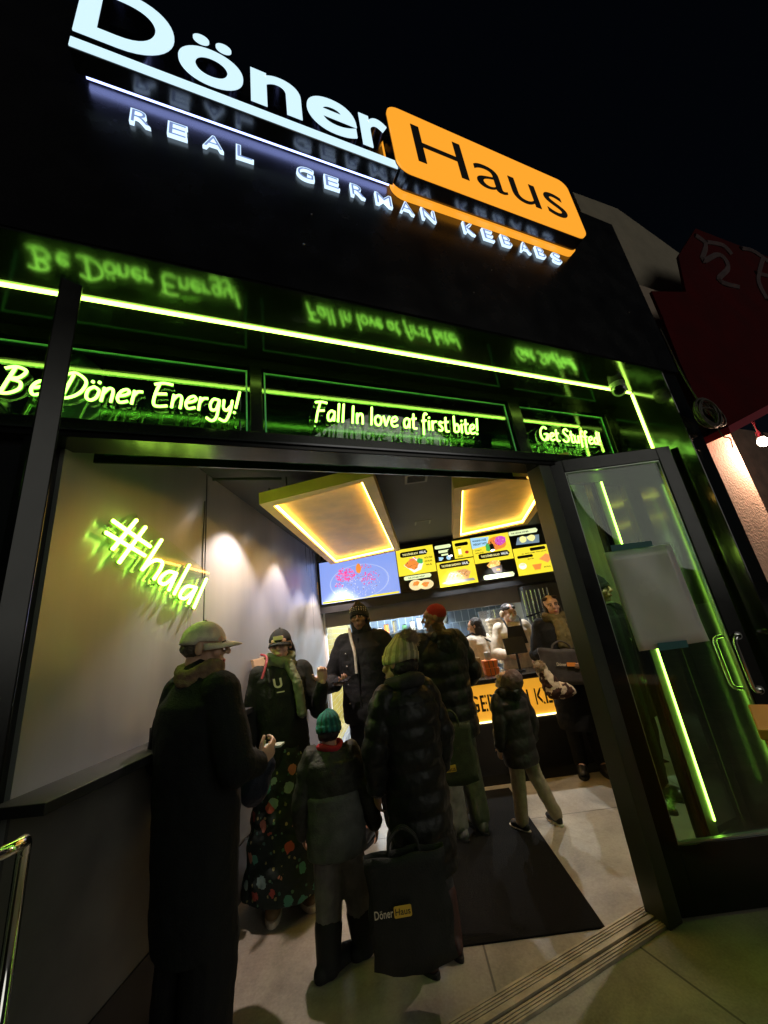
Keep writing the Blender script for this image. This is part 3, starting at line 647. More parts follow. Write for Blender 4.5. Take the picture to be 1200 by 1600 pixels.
def E_(n, c, s=1.0): return emit('scr_'+n, c, s*0.56)
SY = E_('yellow', (0.95, 0.78, 0.04), 1.0); SBk = mat('scr_black', (0.012, 0.012, 0.01), 0.25); SWt = E_('white', (0.9, 0.95, 0.9), 1.0); SBl = E_('blue', (0.25, 0.36, 0.85), 1.0)
SPk = E_('pink', (0.85, 0.06, 0.32), 0.9); SGr = E_('green', (0.08, 0.55, 0.12), 0.8); SOr = E_('orange', (0.95, 0.30, 0.05), 0.9); SCr = E_('cream', (0.92, 0.78, 0.42), 0.9)
SRd = E_('red', (0.65, 0.05, 0.03), 0.8); SBr = E_('brown', (0.40, 0.16, 0.05), 0.6); SPl = E_('palegreen', (0.80, 0.92, 0.50), 1.0); SLb = E_('lightblue', (0.40, 0.70, 0.95), 1.0); SPb = E_('plate', (0.42, 0.52, 0.88), 1.0); SLy = E_('lightyellow', (0.95, 0.9, 0.35), 1.0)
def screen_frame(u0, u1):
    def lerp(a, b, t): return a+(b-a)*t
    def P(u, v, d=0.0):
        t = u0+(u1-u0)*u
        x = lerp(mL.x, mR.x, t); zb = lerp(mBL.z, mBR.z, t); zt = lerp(mL.z, mR.z, t)
        return Vector((x, YM-d, zb+(zt-zb)*v))
    return P
def patch(bm, P, pts, d0, d1): prism(bm, [P(u, v, d0) for u, v in pts], (0, -(d1-d0), 0))
def rect(u0, v0, u1, v1): return [(u0, v0), (u1, v0), (u1, v1), (u0, v1)]
def pill(u0, v0, u1, v1): r = (v1-v0)/2; return [(u0, v0+r*0.3), (u0+r*.4, v0), (u1-r*.4, v0), (u1, v0+r), (u1-r*.4, v1), (u0+r*.4, v1), (u0, v1-r*.3)]
def disc(cu, cv, ru, rv, n=14, jag=0.0): return [(cu+ru*cos(2*pi*k/n)*(1+jag*random.uniform(-1, 1)), cv+rv*sin(2*pi*k/n)*(1+jag*random.uniform(-1, 1))) for k in range(n)]
def screen(label, u0, u1, items, back):
    P = screen_frame(u0, u1); t = thing('menu_screen', label, 'screen', P(0.5, 0, 0.0), group='menu screens over the counter')
    bm = bmesh.new(); patch(bm, P, rect(0, 0, 1, 1), -0.010, 0.004); obj('bezel', bm, SBk, t)
    bm = bmesh.new(); patch(bm, P, rect(0.004, 0.01, 0.996, 0.99), 0.0045, 0.0065); obj('display', bm, back, t)
    for it in items:
        lv = it[0]; d0 = 0.0070+lv*0.0012
        bm = bmesh.new()
        if it[1] == 'T':
            _, _, body, m_, a, b, c, e = it
            bm = text_fit(body, lambda u, d, v: P(u, v, d), a, b, c, e, d0, d0+0.0006, bold=0.02, res=2); obj('menu_text', bm, m_, t)
        else:
            _, nm, m_, shapes = it
            for s in shapes: patch(bm, P, s, d0, d0+0.0008)
            obj(nm, bm, m_, t)
    return t
rnd = random.Random(3)
def bits(cu, cv, ru, rv, n, sz):
    out = []
    for _ in range(n):
        a = rnd.uniform(0, 2*pi); r = math.sqrt(rnd.random()); u = cu+ru*r*cos(a); v = cv+rv*r*sin(a); q = rnd.uniform(0.5, 1.2)*sz; b = rnd.uniform(0, pi)
        out.append([(u+q*cos(b)*.9, v+q*sin(b)*1.6), (u+q*cos(b+1.9)*.5, v+q*sin(b+1.9)*.9), (u-q*cos(b)*.9, v-q*sin(b)*1.6), (u-q*cos(b+1.7)*.4, v-q*sin(b+1.7)*.8)])
    return out
def bl(*a, lv0=3): return a
screen('leftmost menu screen showing pink food scattered on a pale blue plate', 0.0, 0.335, [
    (0, 'plate', SPb, [disc(0.50, 0.42, 0.38, 0.40, 28)]), (1, 'plate_rim', SBl, [disc(0.50, 0.42, 0.365, 0.385, 28)]),
    (0, 'yellow_band', SY, [rect(0.02, 0.02, 0.98, 0.06)]), (2, 'rice_grains', SWt, bits(0.46, 0.32, 0.3, 0.26, 150, 0.007)),
    (3, 'pickled_cabbage', SPk, bits(0.33, 0.62, 0.12, 0.16, 110, 0.018)+bits(0.25, 0.4, 0.06, 0.08, 16, 0.014)),
    (4, 'onion_strips', E_('rose', (0.9, 0.22, 0.5), 0.9), bits(0.34, 0.6, 0.14, 0.18, 60, 0.012)),
    (3, 'sauce', SOr, [disc(0.50, 0.70, 0.04, 0.12, 12, .3)]), (4, 'meat_strips', SPk, bits(0.62, 0.45, 0.13, 0.16, 60, 0.015)),
    (5, 'dark_bits', SBr, bits(0.55, 0.45, 0.30, 0.25, 26, 0.009)), (4, 'cabbage_strips', E_('red2', (0.9, 0.08, 0.2), 0.9), bits(0.62, 0.74, 0.1, 0.06, 12, 0.014)),
    ], SBl)
screen('middle menu screen in yellow and black with a box, a wrap and a sandwich', 0.337, 0.662, [
    (0, 'yellow_panel', SY, [rect(0.0, 0.38, 0.495, 1.0), rect(0.505, 0.0, 1.0, 0.56), rect(0.76, 0.585, 1.0, 1.0)]),
    (1, 'heading_bar', SBk, [pill(0.05, 0.80, 0.42, 0.93), pill(0.54, 0.40, 0.94, 0.53), pill(0.79, 0.86, 0.97, 0.94)]),
    (2, 'T', 'THE DÖNER BOX', SLy, 0.08, 0.29, 0.835, 0.895), (2, 'T', 'HALAL', SWt, 0.31, 0.40, 0.835, 0.895),
    (2, 'T', 'THE DÖNER SANDWICH', SLy, 0.565, 0.82, 0.435, 0.495), (2, 'T', 'HALAL', SWt, 0.84, 0.92, 0.435, 0.495),
    (1, 'T', 'WITH FRIES', SBk, 0.36, 0.47, 0.70, 0.74), (1, 'T', 'OR SALAD', SBk, 0.36, 0.46, 0.62, 0.66), (1, 'T', 'HALAL', SBk, 0.37, 0.45, 0.54, 0.58),
    (1, 'food_box', SWt, [[(0.08, 0.62), (0.20, 0.42), (0.30, 0.47), (0.34, 0.62), (0.22, 0.78)]]),
    (2, 'meat', SOr, [disc(0.19, 0.62, 0.09, 0.12, 14, .2)]), (3, 'meat_bits', SBr, bits(0.19, 0.61, 0.08, 0.11, 22, 0.011)), (3, 'greens', SGr, [disc(0.305, 0.66, 0.04, 0.07, 10, .3)]), (4, 'onion', SPk, bits(0.22, 0.74, 0.07, 0.03, 10, 0.012)),
    (1, 'name_bar', SPl, [pill(0.06, 0.27, 0.42, 0.36), pill(0.52, 0.87, 0.74, 0.95), rect(0.56, 0.77, 0.71, 0.83), rect(0.59, 0.70, 0.68, 0.74)]),
    (2, 'T', 'THE DÖNER WRAP', SBk, 0.11, 0.33, 0.295, 0.335), (1, 'badge', SLb, [disc(0.68, 0.64, 0.03, 0.05), disc(0.58, 0.64, 0.035, 0.045, 8, .4)]),
    (1, 'wrap', SCr, [disc(0.20, 0.14, 0.09, 0.12), disc(0.33, 0.12, 0.10, 0.11)]), (2, 'filling', SOr, [disc(0.20, 0.17, 0.045, 0.05, 12, .3), disc(0.32, 0.13, 0.05, 0.05, 12, .3)]), (3, 'filling_bits', SGr, bits(0.25, 0.14, 0.1, 0.04, 10, 0.01)),
    (1, 'bread', E_('bread', (0.80, 0.45, 0.16), .9), [[(0.58, 0.12), (0.88, 0.10), (0.93, 0.26), (0.86, 0.34), (0.66, 0.30)]]), (2, 'filling_meat', SBr, bits(0.77, 0.22, 0.14, 0.07, 34, 0.012)), (3, 'filling_red', SRd, bits(0.77, 0.25, 0.13, 0.06, 18, 0.012)), (3, 'sauce_drops', SWt, bits(0.76, 0.22, 0.14, 0.06, 20, 0.008)),
    (1, 'shadow_tray', E_('tray', (0.35, 0.36, 0.38), .8), [[(0.53, 0.08), (0.62, 0.04), (0.97, 0.06), (0.95, 0.11), (0.6, 0.12)]]),
    (1, 'cup', SWt, [rect(0.82, 0.67, 0.86, 0.79)]), (1, 'sauce_pot', SRd, [disc(0.93, 0.70, 0.025, 0.035)]), (1, 'T', 'EXTRA', SBk, 0.80, 0.86, 0.81, 0.84), (1, 'T', 'SIDES', SBk, 0.80, 0.87, 0.61, 0.64),
    ], SBk)
screen('rightmost menu screen in yellow and black with salad, fries and rolls', 0.664, 1.0, [
    (0, 'yellow_panel', SY, [rect(0.0, 0.40, 0.495, 1.0), rect(0.505, 0.0, 1.0, 0.60)]),
    (1, 'blue_bubble', SLb, [[(0.0, 0.74), (0.20, 0.78), (0.24, 0.97), (0.0, 1.0)]]), (2, 'T', 'WANNA LOSE', SBk, 0.02, 0.20, 0.89, 0.94), (2, 'T', 'WEIGHT FAST?', SBk, 0.02, 0.20, 0.81, 0.86),
    (1, 'salad_bowl', SOr, [disc(0.33, 0.80, 0.12, 0.16, 14, .1)]), (2, 'red_cabbage', E_('magenta', (0.7, 0.1, 0.6), .9), [disc(0.37, 0.84, 0.08, 0.10, 12, .2)]), (3, 'tomato', SRd, bits(0.30, 0.78, 0.09, 0.1, 22, 0.014)), (2, 'lettuce', SGr, [disc(0.21, 0.72, 0.05, 0.09, 10, .3)]), (3, 'onion_rings', SCr, bits(0.36, 0.83, 0.08, 0.08, 14, 0.008)),
    (1, 'heading_bar', SBk, [pill(0.06, 0.48, 0.46, 0.61), pill(0.72, 0.50, 0.92, 0.57), pill(0.54, 0.37, 0.74, 0.43)]), (2, 'T', 'THE DÖNER SALAD', SLy, 0.09, 0.33, 0.515, 0.575), (2, 'T', 'HALAL', SWt, 0.35, 0.44, 0.515, 0.575),
    (1, 'T', 'ONLY', SBk, 0.03, 0.12, 0.68, 0.71), (1, 'T', 'SALAD', SBk, 0.03, 0.14, 0.62, 0.65),
    (1, 'fries', E_('fries', (0.95, 0.48, 0.12), .95), [disc(0.24, 0.33, 0.085, 0.09, 12, .2)]), (2, 'fries_sticks', SLy, bits(0.24, 0.36, 0.08, 0.06, 20, 0.012)), (2, 'fries_cup', E_('cup', (0.12, 0.10, 0.09), .5), [[(0.18, 0.28), (0.21, 0.14), (0.31, 0.14), (0.33, 0.30)]]), (3, 'cup_label', SOr, [rect(0.25, 0.19, 0.29, 0.22)]),
    (1, 'name_bar', SPl, [pill(0.07, 0.02, 0.46, 0.12), pill(0.50, 0.90, 0.88, 1.0)]), (2, 'T', 'THIN FRIES', SBk, 0.14, 0.32, 0.05, 0.09), (2, 'T', 'THE VEGGIE DÖNER', SBk, 0.53, 0.76, 0.93, 0.97),
    (1, 'tray', E_('tray2', (0.22, 0.32, 0.40), .8), [[(0.56, 0.68), (0.86, 0.66), (0.88, 0.84), (0.60, 0.84)]]), (2, 'rolls', SLy, [disc(0.66, 0.78, 0.05, 0.07, 9, .2), disc(0.77, 0.79, 0.055, 0.07, 9, .2)]),
    (1, 'T', 'ALL SIDES COME WITH SAUCE', SBk, 0.60, 0.92, 0.45, 0.475), (1, 'pot', SWt, [disc(0.58, 0.20, 0.05, 0.07)]), (2, 'pot_filling', SPl, [disc(0.58, 0.23, 0.035, 0.03)]), (1, 'red_pot', SOr, [[(0.70, 0.20), (0.72, 0.08), (0.79, 0.08), (0.82, 0.20)]]),
    (1, 'patty', E_('patty', (0.95, 0.35, 0.1), .9), [[(0.80, 0.30), (0.90, 0.40), (0.99, 0.32), (0.90, 0.20)]]), (1, 'T', 'SAUCES', SBk, 0.66, 0.74, 0.32, 0.35), (1, 'T', 'EXTRAS', SBk, 0.84, 0.92, 0.10, 0.13),
    ], SBk)

# ------------------------------------------------------------------ counter
CY = 4.36
ct = thing('service_counter', 'black service counter with a glowing yellow front panel reading REAL GERMAN KEBABS', 'counter', (1.1, CY, 0))
obj('counter_base', BX(0.02, 2.38, CY, 4.9, 0.006, 0.46), M['black'], ct)
obj('counter_body', BX(0.02, 2.38, CY+0.02, 4.9, 0.46, 0.84), M['black'], ct)
obj('counter_top', BX(0.0, 2.40, CY-0.03, 4.95, 0.842, 0.885), mat('counter_top', (0.03, 0.028, 0.026), 0.2), ct, bevel=0.004)
obj('glow_panel', BX(0.05, 2.30, CY+0.004, CY+0.016, 0.475, 0.83), mat('glow_panel', (0.7, 0.42, 0.1), 0.4, em=(1.0, 0.44, 0.03), es=0.36), ct)
obj('panel_light', BX(0.05, 2.30, CY-0.008, CY+0.004, 0.472, 0.484), emit('panel_led', (1.0, 0.80, 0.35), 3.0), ct)
bm = text_fit('REAL GERMAN KEBABS', lambda u, d, v: Vector((u, CY+0.002-d, v)), 0.22, 1.86, 0.575, 0.735, 0, 0.002, bold=0.012)
obj('counter_text', bm, M['sign_black'], ct)
bm = bmesh.new()
for k in range(30): box(bm, 0.24+k*0.055, 0.246+k*0.055, CY-0.003, CY-0.001, 0.57, 0.74)
obj('stencil_gap', bm, mat('glow_gap', (0.7, 0.42, 0.1), 0.4, em=(1.0, 0.44, 0.03), es=0.36), ct)
# things on the counter
def ctr(px, py, y=4.6): p = at_y(px, py, y); return p
for k, (x, z, lab) in enumerate(((0.98, 0.886, 'orange takeaway box on the counter, lower of the stack'), (0.975, 0.965, 'orange takeaway box on top of the stack on the counter'))):
    t = thing('takeaway_box', lab, 'box', (x, 4.62, z), group='orange takeaway boxes on the counter')
    bm = bmesh.new(); hexa(bm, [(x-.07, 4.55, z), (x+.07, 4.55, z), (x+.07, 4.69, z), (x-.07, 4.69, z), (x-.08, 4.54, z+.075), (x+.08, 4.54, z+.075), (x+.08, 4.70, z+.075), (x-.08, 4.70, z+.075)]); obj('box_body', bm, M['orange'], t)
    bm = bmesh.new()
    for q in (-0.03, 0.02): box(bm, x+q, x+q+0.008, 4.537, 4.541, z+0.005, z+0.07)
    obj('box_stripe', bm, M['beam'], t)
t = thing('drink_cup', 'small clear cup standing on the orange boxes', 'cup', (0.97, 4.62, 1.04)); bm = bmesh.new(); tube(bm, [(0.97, 4.62, 1.041), (0.97, 4.62, 1.12)], 0.028, 14, 0.036); obj('cup_body', bm, mat('cup_blue', (0.35, 0.45, 0.6), 0.2), t)
bm = bmesh.new(); tube(bm, [(0.97, 4.62, 1.12), (0.97, 4.62, 1.128)], 0.038, 14); obj('cup_lid', bm, M['white'], t)
t = thing('payment_terminal', 'black tablet on a stand on the counter', 'terminal', (1.30, 4.6, 0.886))
bm = bmesh.new(); tube(bm, [(1.30, 4.60, 0.886), (1.30, 4.60, 0.90)], 0.06, 16); tube(bm, [(1.30, 4.60, 0.90), (1.30, 4.60, 1.12)], 0.014, 10); obj('stand', bm, M['black'], t)
bm = bmesh.new(); hexa(bm, [(1.18, 4.56, 1.08), (1.42, 4.56, 1.08), (1.42, 4.58, 1.07), (1.18, 4.58, 1.07), (1.18, 4.62, 1.25), (1.42, 4.62, 1.25), (1.42, 4.64, 1.24), (1.18, 4.64, 1.24)]); obj('tablet', bm, mat('tablet', (0.04, 0.04, 0.045), 0.25), t)
t = thing('paper_bag', 'brown paper bag standing on the counter left of the orange boxes', 'bag', (0.74, 4.6, 0.886))
bm = bmesh.new(); hexa(bm, [(0.60, 4.55, .886), (0.88, 4.55, .886), (0.88, 4.68, .886), (0.60, 4.68, .886), (0.61, 4.58, 1.10), (0.87, 4.57, 1.08), (0.87, 4.62, 1.08), (0.61, 4.62, 1.10)]); obj('bag_body', bm, mat('kraft', (0.33, 0.24, 0.15), 0.8, var=0.15, bump=0.3), t)

# ------------------------------------------------------------------ kitchen
hd = thing('kitchen_hood', 'stainless kitchen extractor hood lit pale blue behind the staff', 'hood', (1.7, 7.2, 1.75))
bm = bmesh.new(); hexa(bm, [(0.95, 6.6, 1.72), (2.35, 6.6, 1.72), (2.35, 8.1, 1.72), (0.95, 8.1, 1.72), (1.25, 7.2, 2.3), (2.2, 7.2, 2.3), (2.2, 8.1, 2.3), (1.25, 8.1, 2.3)]); obj('hood_body', bm, M['steel'], hd)
bm = bmesh.new()
for k in range(9): box(bm, 1.0+k*0.15, 1.01+k*0.15, 6.58, 6.60, 1.72, 1.78)
box(bm, 0.95, 2.35, 6.575, 6.599, 1.70, 1.72); obj('hood_rail', bm, M['chrome'], hd)
kl = thing('kitchen_light', 'bright cool white tube light on the kitchen ceiling', 'light', (0.5, 7.0, 2.68))
obj('light_housing', BX(-0.6, 1.6, 6.95, 7.09, 2.672, 2.698), M['white'], kl)
obj('light_tube', BX(-0.55, 1.55, 6.97, 7.07, 2.655, 2.671), emit('kitchen_tube', (0.75, 0.88, 1.0), 190.0), kl)
wb = thing('back_worktop', 'stainless worktop against the tiled kitchen wall', 'worktop', (0.6, 7.9, 0))
obj('worktop', BX(-0.6, 2.3, 7.6, 8.19, 0.86, 0.90), M['steel'], wb); obj('cupboard', BX(-0.58, 2.28, 7.65, 8.19, 0.006, 0.859), M['steel'], wb)
kn = thing('doner_spit', 'stacked cone of doner meat on a vertical spit behind the counter', 'meat spit', (1.38, 5.9, 0.9))
bm = bmesh.new(); prof = []
q = at_y(782, 1000, 5.9); zc = q.z; xc = q.x
for k in range(40): tt = k/39; z = zc-0.32+0.64*tt; prof.append((xc+0.004*sin(k*2.3), 5.9, z, 0.085+0.075*tt+0.008*sin(k*1.9)+random.uniform(-.004, .004), 0.085+0.075*tt+0.008*sin(k*1.9)))
loft(bm, prof); obj('meat', bm, mat('doner_meat', (0.55, 0.42, 0.30), 0.6, var=0.5, vscale=22, bump=0.8, bscale=40), kn, smooth=True)
bm = bmesh.new(); tube(bm, [(xc, 5.9, zc-0.45), (xc, 5.9, zc+0.45)], 0.012); tube(bm, [(xc, 5.9, zc-0.40), (xc, 5.9, zc-0.38)], 0.16, 20); obj('spit', bm, M['steel'], kn)
bm = bmesh.new(); box(bm, xc-0.2, xc+0.2, 6.12, 6.16, zc-0.45, zc+0.45); box(bm, xc-.2, xc+.2, 5.75, 6.16, zc-0.5, zc-.45); box(bm, xc-.2, xc+.2, 5.75, 6.3, 0.0061, zc-0.5); obj('grill', bm, M['steel'], kn)
rk = thing('wire_rack', 'black rack of vertical bars beside the kitchen opening', 'rack', (1.8, 5.1, 0.9))
bm = bmesh.new(); ra = at_y(818, 940, 5.0); rb = at_y(870, 1030, 5.0)
for k in range(7):
    x = ra.x+0.01+k*0.055; tube(bm, [(x, 5.0, 1.02), (x, 5.0, 1.78)], 0.006 if k % 2 else 0.009, 6)
obj('bars', bm, M['steel'], rk)
bm = bmesh.new(); tube(bm, [(ra.x-.02, 4.985, 1.45), (ra.x+.40, 4.985, 1.52)], 0.012, 6); box(bm, ra.x-.02, ra.x+.42, 4.96, 5.04, 0.886, 1.02); obj('crossbar', bm, M['darkmetal'], rk)
for k, (x, y, r_, h_, mm_, lab) in enumerate(((-.35, 7.85, .10, .22, 'steel', 'tall steel pot on the kitchen worktop at the left'), (0.05, 7.9, .09, .16, 'white', 'white round tub on the kitchen worktop'), (0.42, 7.85, .08, .26, 'steel', 'slim steel canister on the kitchen worktop'), (0.80, 7.9, .12, .14, 'steel', 'wide low steel pan on the kitchen worktop'), (1.9, 7.85, .11, .2, 'white', 'white bucket on the kitchen worktop under the hood'))):
    t = thing('kitchen_pot', lab, 'pot', (x, y, .901), group='pots and tubs on the kitchen worktop'); bm = bmesh.new(); tube(bm, [(x, y, .901), (x, y, .901+h_)], r_, 18, r_*1.06); obj('pot_body', bm, M[mm_], t)
    bm = bmesh.new(); tube(bm, [(x, y, .902+h_), (x, y, .912+h_)], r_*1.12, 18); tube(bm, [(x, y, .912+h_), (x, y, .93+h_)], .012, 8); obj('pot_lid', bm, M[mm_], t)
ks = thing('wall_shelf', 'steel shelf with jars on the tiled kitchen wall', 'shelf', (0.2, 8.1, 1.5))
obj('shelf_board', BX(-.5, .8, 7.95, 8.195, 1.44, 1.46), M['steel'], ks)
for k in range(7):
    x = -.42+k*.17+.02*sin(k*5); cc_ = (M['white'], M['orange'], M['steel'], mat('jar_green', (.1, .25, .12), .4), M['cream'], M['white'], M['steel'])[k]; hh = .12+.05*((k*37) % 3)
    t = thing('jar', ('white jar leftmost on the kitchen shelf', 'orange jar on the kitchen shelf', 'short steel jar on the kitchen shelf', 'green jar on the kitchen shelf', 'cream jar on the kitchen shelf', 'white jar second from the right on the kitchen shelf', 'steel jar rightmost on the kitchen shelf')[k], 'jar', (x, 8.07, 1.461)); obj('jar_body', tube(bmesh.new(), [(x, 8.07, 1.461), (x, 8.07, 1.461+hh)], .05, 14), cc_, t); obj('jar_lid', tube(bmesh.new(), [(x, 8.07, 1.462+hh), (x, 8.07, 1.475+hh)], .045, 14), M['darkmetal'], t)
ut = thing('extractor_duct', 'pale blue lit duct in the kitchen above the tiles', 'duct', (0.9, 7.4, 2.0))
bm = bmesh.new(); tube(bm, [(0.86, 7.5, 1.5), (0.9, 7.5, 2.1), (0.9, 7.5, 2.69)], 0.10, 14, 0.16); obj('duct', bm, M['steel'], ut, smooth=True)

# rack of trays by the tile corner, cardboard bag
rt = thing('tray_rack', 'low dark slatted rack against the grey wall near the tiled corner', 'rack', (-0.95, 4.2, 0))
bm = bmesh.new()
for k in range(4): box(bm, 2.72, 3.12, 0.02, 0.26, 0.60+k*0.13, 0.66+k*0.13, wallpt)
obj('tray', bm, mat('tray_dark', (0.03, 0.045, 0.055), 0.3), rt)
bm = bmesh.new()
for t_ in (2.70, 3.12): box(bm, t_, t_+.02, 0.02, 0.26, 0.006, 1.12, wallpt)
box(bm, 2.70, 3.14, 0.02, 0.27, 1.121, 1.14, wallpt); obj('rack_frame', bm, mat('rack_grey', (0.3, 0.32, 0.35), 0.4), rt)
pb_ = thing('cardboard_panel', 'brown cardboard panel leaning behind the woman in the black cap', 'cardboard', wallpt(1.9, 0.1, 1.135))
bm = bmesh.new(); hexa(bm, [wallpt(1.78, .10, 1.136), wallpt(2.12, .10, 1.136), wallpt(2.12, .12, 1.136), wallpt(1.78, .12, 1.136), wallpt(1.80, .02, 1.42), wallpt(2.12, .02, 1.43), wallpt(2.12, .04, 1.43), wallpt(1.80, .04, 1.42)])
obj('panel', bm, mat('kraft2', (0.30, 0.21, 0.12), 0.8, var=0.1), pb_)
obj('fold', box(bmesh.new(), 1.94, 1.945, 0.06, 0.125, 1.14, 1.30, wallpt), M['beam'], pb_)

# ------------------------------------------------------------------ neighbour on the right
N = thing('neighbour_building', 'beige stucco building next door on the right, warmly lit below its red awning', 'building', FW(2.2, 0.2, 0))
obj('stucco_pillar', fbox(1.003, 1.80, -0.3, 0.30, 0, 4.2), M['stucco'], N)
uw = bmesh.new(); pts = [at_F(*q, 0.10) for q in ((895, 300), (965, 326), (1062, 396), (1120, 450), (1120, 700), (1000, 560), (930, 380))]  # shadow edge put into the outline: wall piece stops where its lit part does
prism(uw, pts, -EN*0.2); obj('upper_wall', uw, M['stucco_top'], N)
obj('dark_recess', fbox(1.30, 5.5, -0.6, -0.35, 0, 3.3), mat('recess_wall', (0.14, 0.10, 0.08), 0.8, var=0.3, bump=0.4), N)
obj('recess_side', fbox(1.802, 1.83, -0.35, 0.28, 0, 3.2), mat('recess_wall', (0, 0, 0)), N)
AW = thing('red_awning', 'dark red canvas awning with faint pale script on the building next door', 'awning', FW(2.0, 0.5, 2.6))
def AP(px, py, d=0.50): return at_F(px, py, d)
bm = bmesh.new(); pts = [AP(*q) for q in ((1018, 455), (1070, 455), (1062, 400), (1087, 357), (1300, 440), (1300, 585), (1138, 666), (1080, 640), (1050, 540))]
pts = [AP(*q) for q in ((1018, 455), (1072, 456), (1060, 400), (1087, 357), (1300, 440), (1300, 585), (1138, 666), (1091, 628), (1062, 565), (1035, 494))]
prism(bm, pts, -EN*0.02); obj('canvas', bm, M['red'], AW)
for q in ((1120, 560), (1180, 520), (1130, 470)): obj('support_arm', tube(bmesh.new(), [AP(*q, 0.478), AP(*q, 0.478)-EN*0.36], 0.015, 8), M['darkmetal'], AW)
bm = bmesh.new(); pts = [AP(*q, 0.515) for q in ((1138, 666), (1300, 580), (1300, 592), (1142, 677))]; prism(bm, pts, -EN*0.3); obj('valance', bm, mat('lit_red_valance', (0.40, 0.02, 0.05), 0.6), AW)  # brighter red than the canvas, lamp light from below put into the colour
bm = bmesh.new()
for st in ([(1083, 370), (1100, 385), (1095, 410), (1120, 400), (1135, 420), (1120, 440), (1150, 450)], [(1100, 380), (1125, 385), (1140, 400)], [(1155, 390), (1175, 395), (1215, 425)], [(1190, 405), (1182, 440), (1195, 470)], [(1178, 428), (1205, 435)]):
    tube(bm, smoothpath([AP(*q, 0.490) for q in st], 5), 0.034, 6)
obj('script_lettering', bm, mat('faded_white', (0.12, 0.075, 0.08), 0.8, var=0.3), AW)
bm = bmesh.new(); pc = AP(1108, 648, 0.56); cc = thing('cable_coil', 'coil of dark cable hanging on the stucco pillar under the awning', 'cable', pc)
rr = random.Random(5)
for k in range(11):
    ox = EX*rr.uniform(-.025, .025)+Vector((0, 0, rr.uniform(-.02, .02)))+EN*rr.uniform(-.02, .02); ra_ = 0.11+rr.uniform(-.025, .03); rb_ = 0.085+rr.uniform(-.02, .025); th_ = rr.uniform(-.3, .3)
    P_ = [pc+ox+EX*(ra_*cos(a+th_))+Vector((0, 0, rb_*sin(a))) for a in [2*pi*i/26 for i in range(26)]]
    P_.append(P_[0]); tube(bm, P_, 0.0055, 6)
obj('loops', bm, M['cable'], cc, smooth=True)
bm = bmesh.new(); tube(bm, smoothpath([pc+EX*0.02+Vector((0, 0, -.08)), pc+EX*0.05+Vector((0, 0, -.16)), pc+EX*0.12+Vector((0, 0, -.17)), pc+EX*0.10+Vector((0, 0, -.24))], 5), 0.004, 6)
tube(bm, smoothpath([pc-EX*0.02, pc-EX*0.10+Vector((0, 0, .3)), pc-EX*.12+Vector((0, 0, .7))], 5), 0.005, 6); obj('loose_end', bm, M['cable'], cc)
lm = thing('wall_lamp', 'bright warm lamp under the red awning at the right edge', 'lamp', FW(1.62, 0.12, 2.5))
lp = AP(1192, 690, 0.42); bm = bmesh.new(); ellip(bm, lp, (0.035, 0.035, 0.04)); obj('bulb', bm, emit('bulb_warm', (1.0, 0.75, 0.5), 8), lm, smooth=True)
bm = bmesh.new(); tube(bm, [lp+Vector((0, 0, .035)), lp+Vector((0, 0, .09))], 0.03, 14, 0.02); tube(bm, [lp+Vector((0, 0, .09)), lp+Vector((0, 0, .4))], 0.008, 8); obj('lamp_socket', bm, M['darkmetal'], lm)
ll = bpy.data.lights.new('bulb_lamp', 'POINT'); ll.energy = 26; ll.color = (1.0, 0.62, 0.42); ll.shadow_soft_size = 0.04
lo = bpy.data.objects.new('bulb_lamp', ll); COL.objects.link(lo); lo.parent = lm; lo.matrix_parent_inverse = basis(lm).inverted(); lo.location = lp-Vector((0, 0, 0.06))


# ------------------------------------------------------------------ people
SKIN = {k: mat('skin_'+k, c, 0.45, var=0.08, vscale=30, bump=0.05, bscale=200) for k, c in
        dict(light=(0.60, 0.36, 0.25), mid=(0.42, 0.23, 0.14), brown=(0.19, 0.095, 0.055), tan=(0.5, 0.29, 0.18)).items()}
def cloth(name, c, rough=0.85, **k): return mat('cloth_'+name, c, rough, var=k.pop('var', 0.22), vscale=k.pop('vscale', 18), bump=k.pop('bump', 0.35), bscale=k.pop('bscale', 140), spec=k.pop('spec', .25), **k)
V = Vector
def rotm(yaw=0, pitch=0, roll=0): return Euler((R(pitch), R(roll), R(yaw)), 'XYZ').to_matrix()
def head_prims(bm, c, rm, s=1.0, ears=True):
    def e(p, r): ellip(bm, c+rm@(V(p)*s), [q*s for q in r], rm, 16, 10)
    e((0, -.012, .030), (.074, .093, .083)); e((0, .028, -.045), (.054, .062, .058)); e((0, .060, -.088), (.026, .024, .020))
    e((0, .060, .035), (.058, .030, .035)); e((0, .076, .024), (.050, .016, .010))
    e((.036, .062, -.022), (.026, .024, .024)); e((-.036, .062, -.022), (.026, .024, .024))
    limb(bm, [c+rm@(V((0, .088, .018))*s), c+rm@(V((0, .108, -.018))*s)], [.0085*s, .0135*s], 8); e((.011, .098, -.022), (.009, .009, .007)); e((-.011, .098, -.022), (.009, .009, .007))
    e((0, .083, -.052), (.023, .014, .007)); e((0, .081, -.063), (.020, .014, .008))
    if ears:
        for x in (-1, 1): e((x*.075, -.010, -.004), (.009, .018, .031)); e((x*.073, -.004, -.022), (.008, .010, .010))
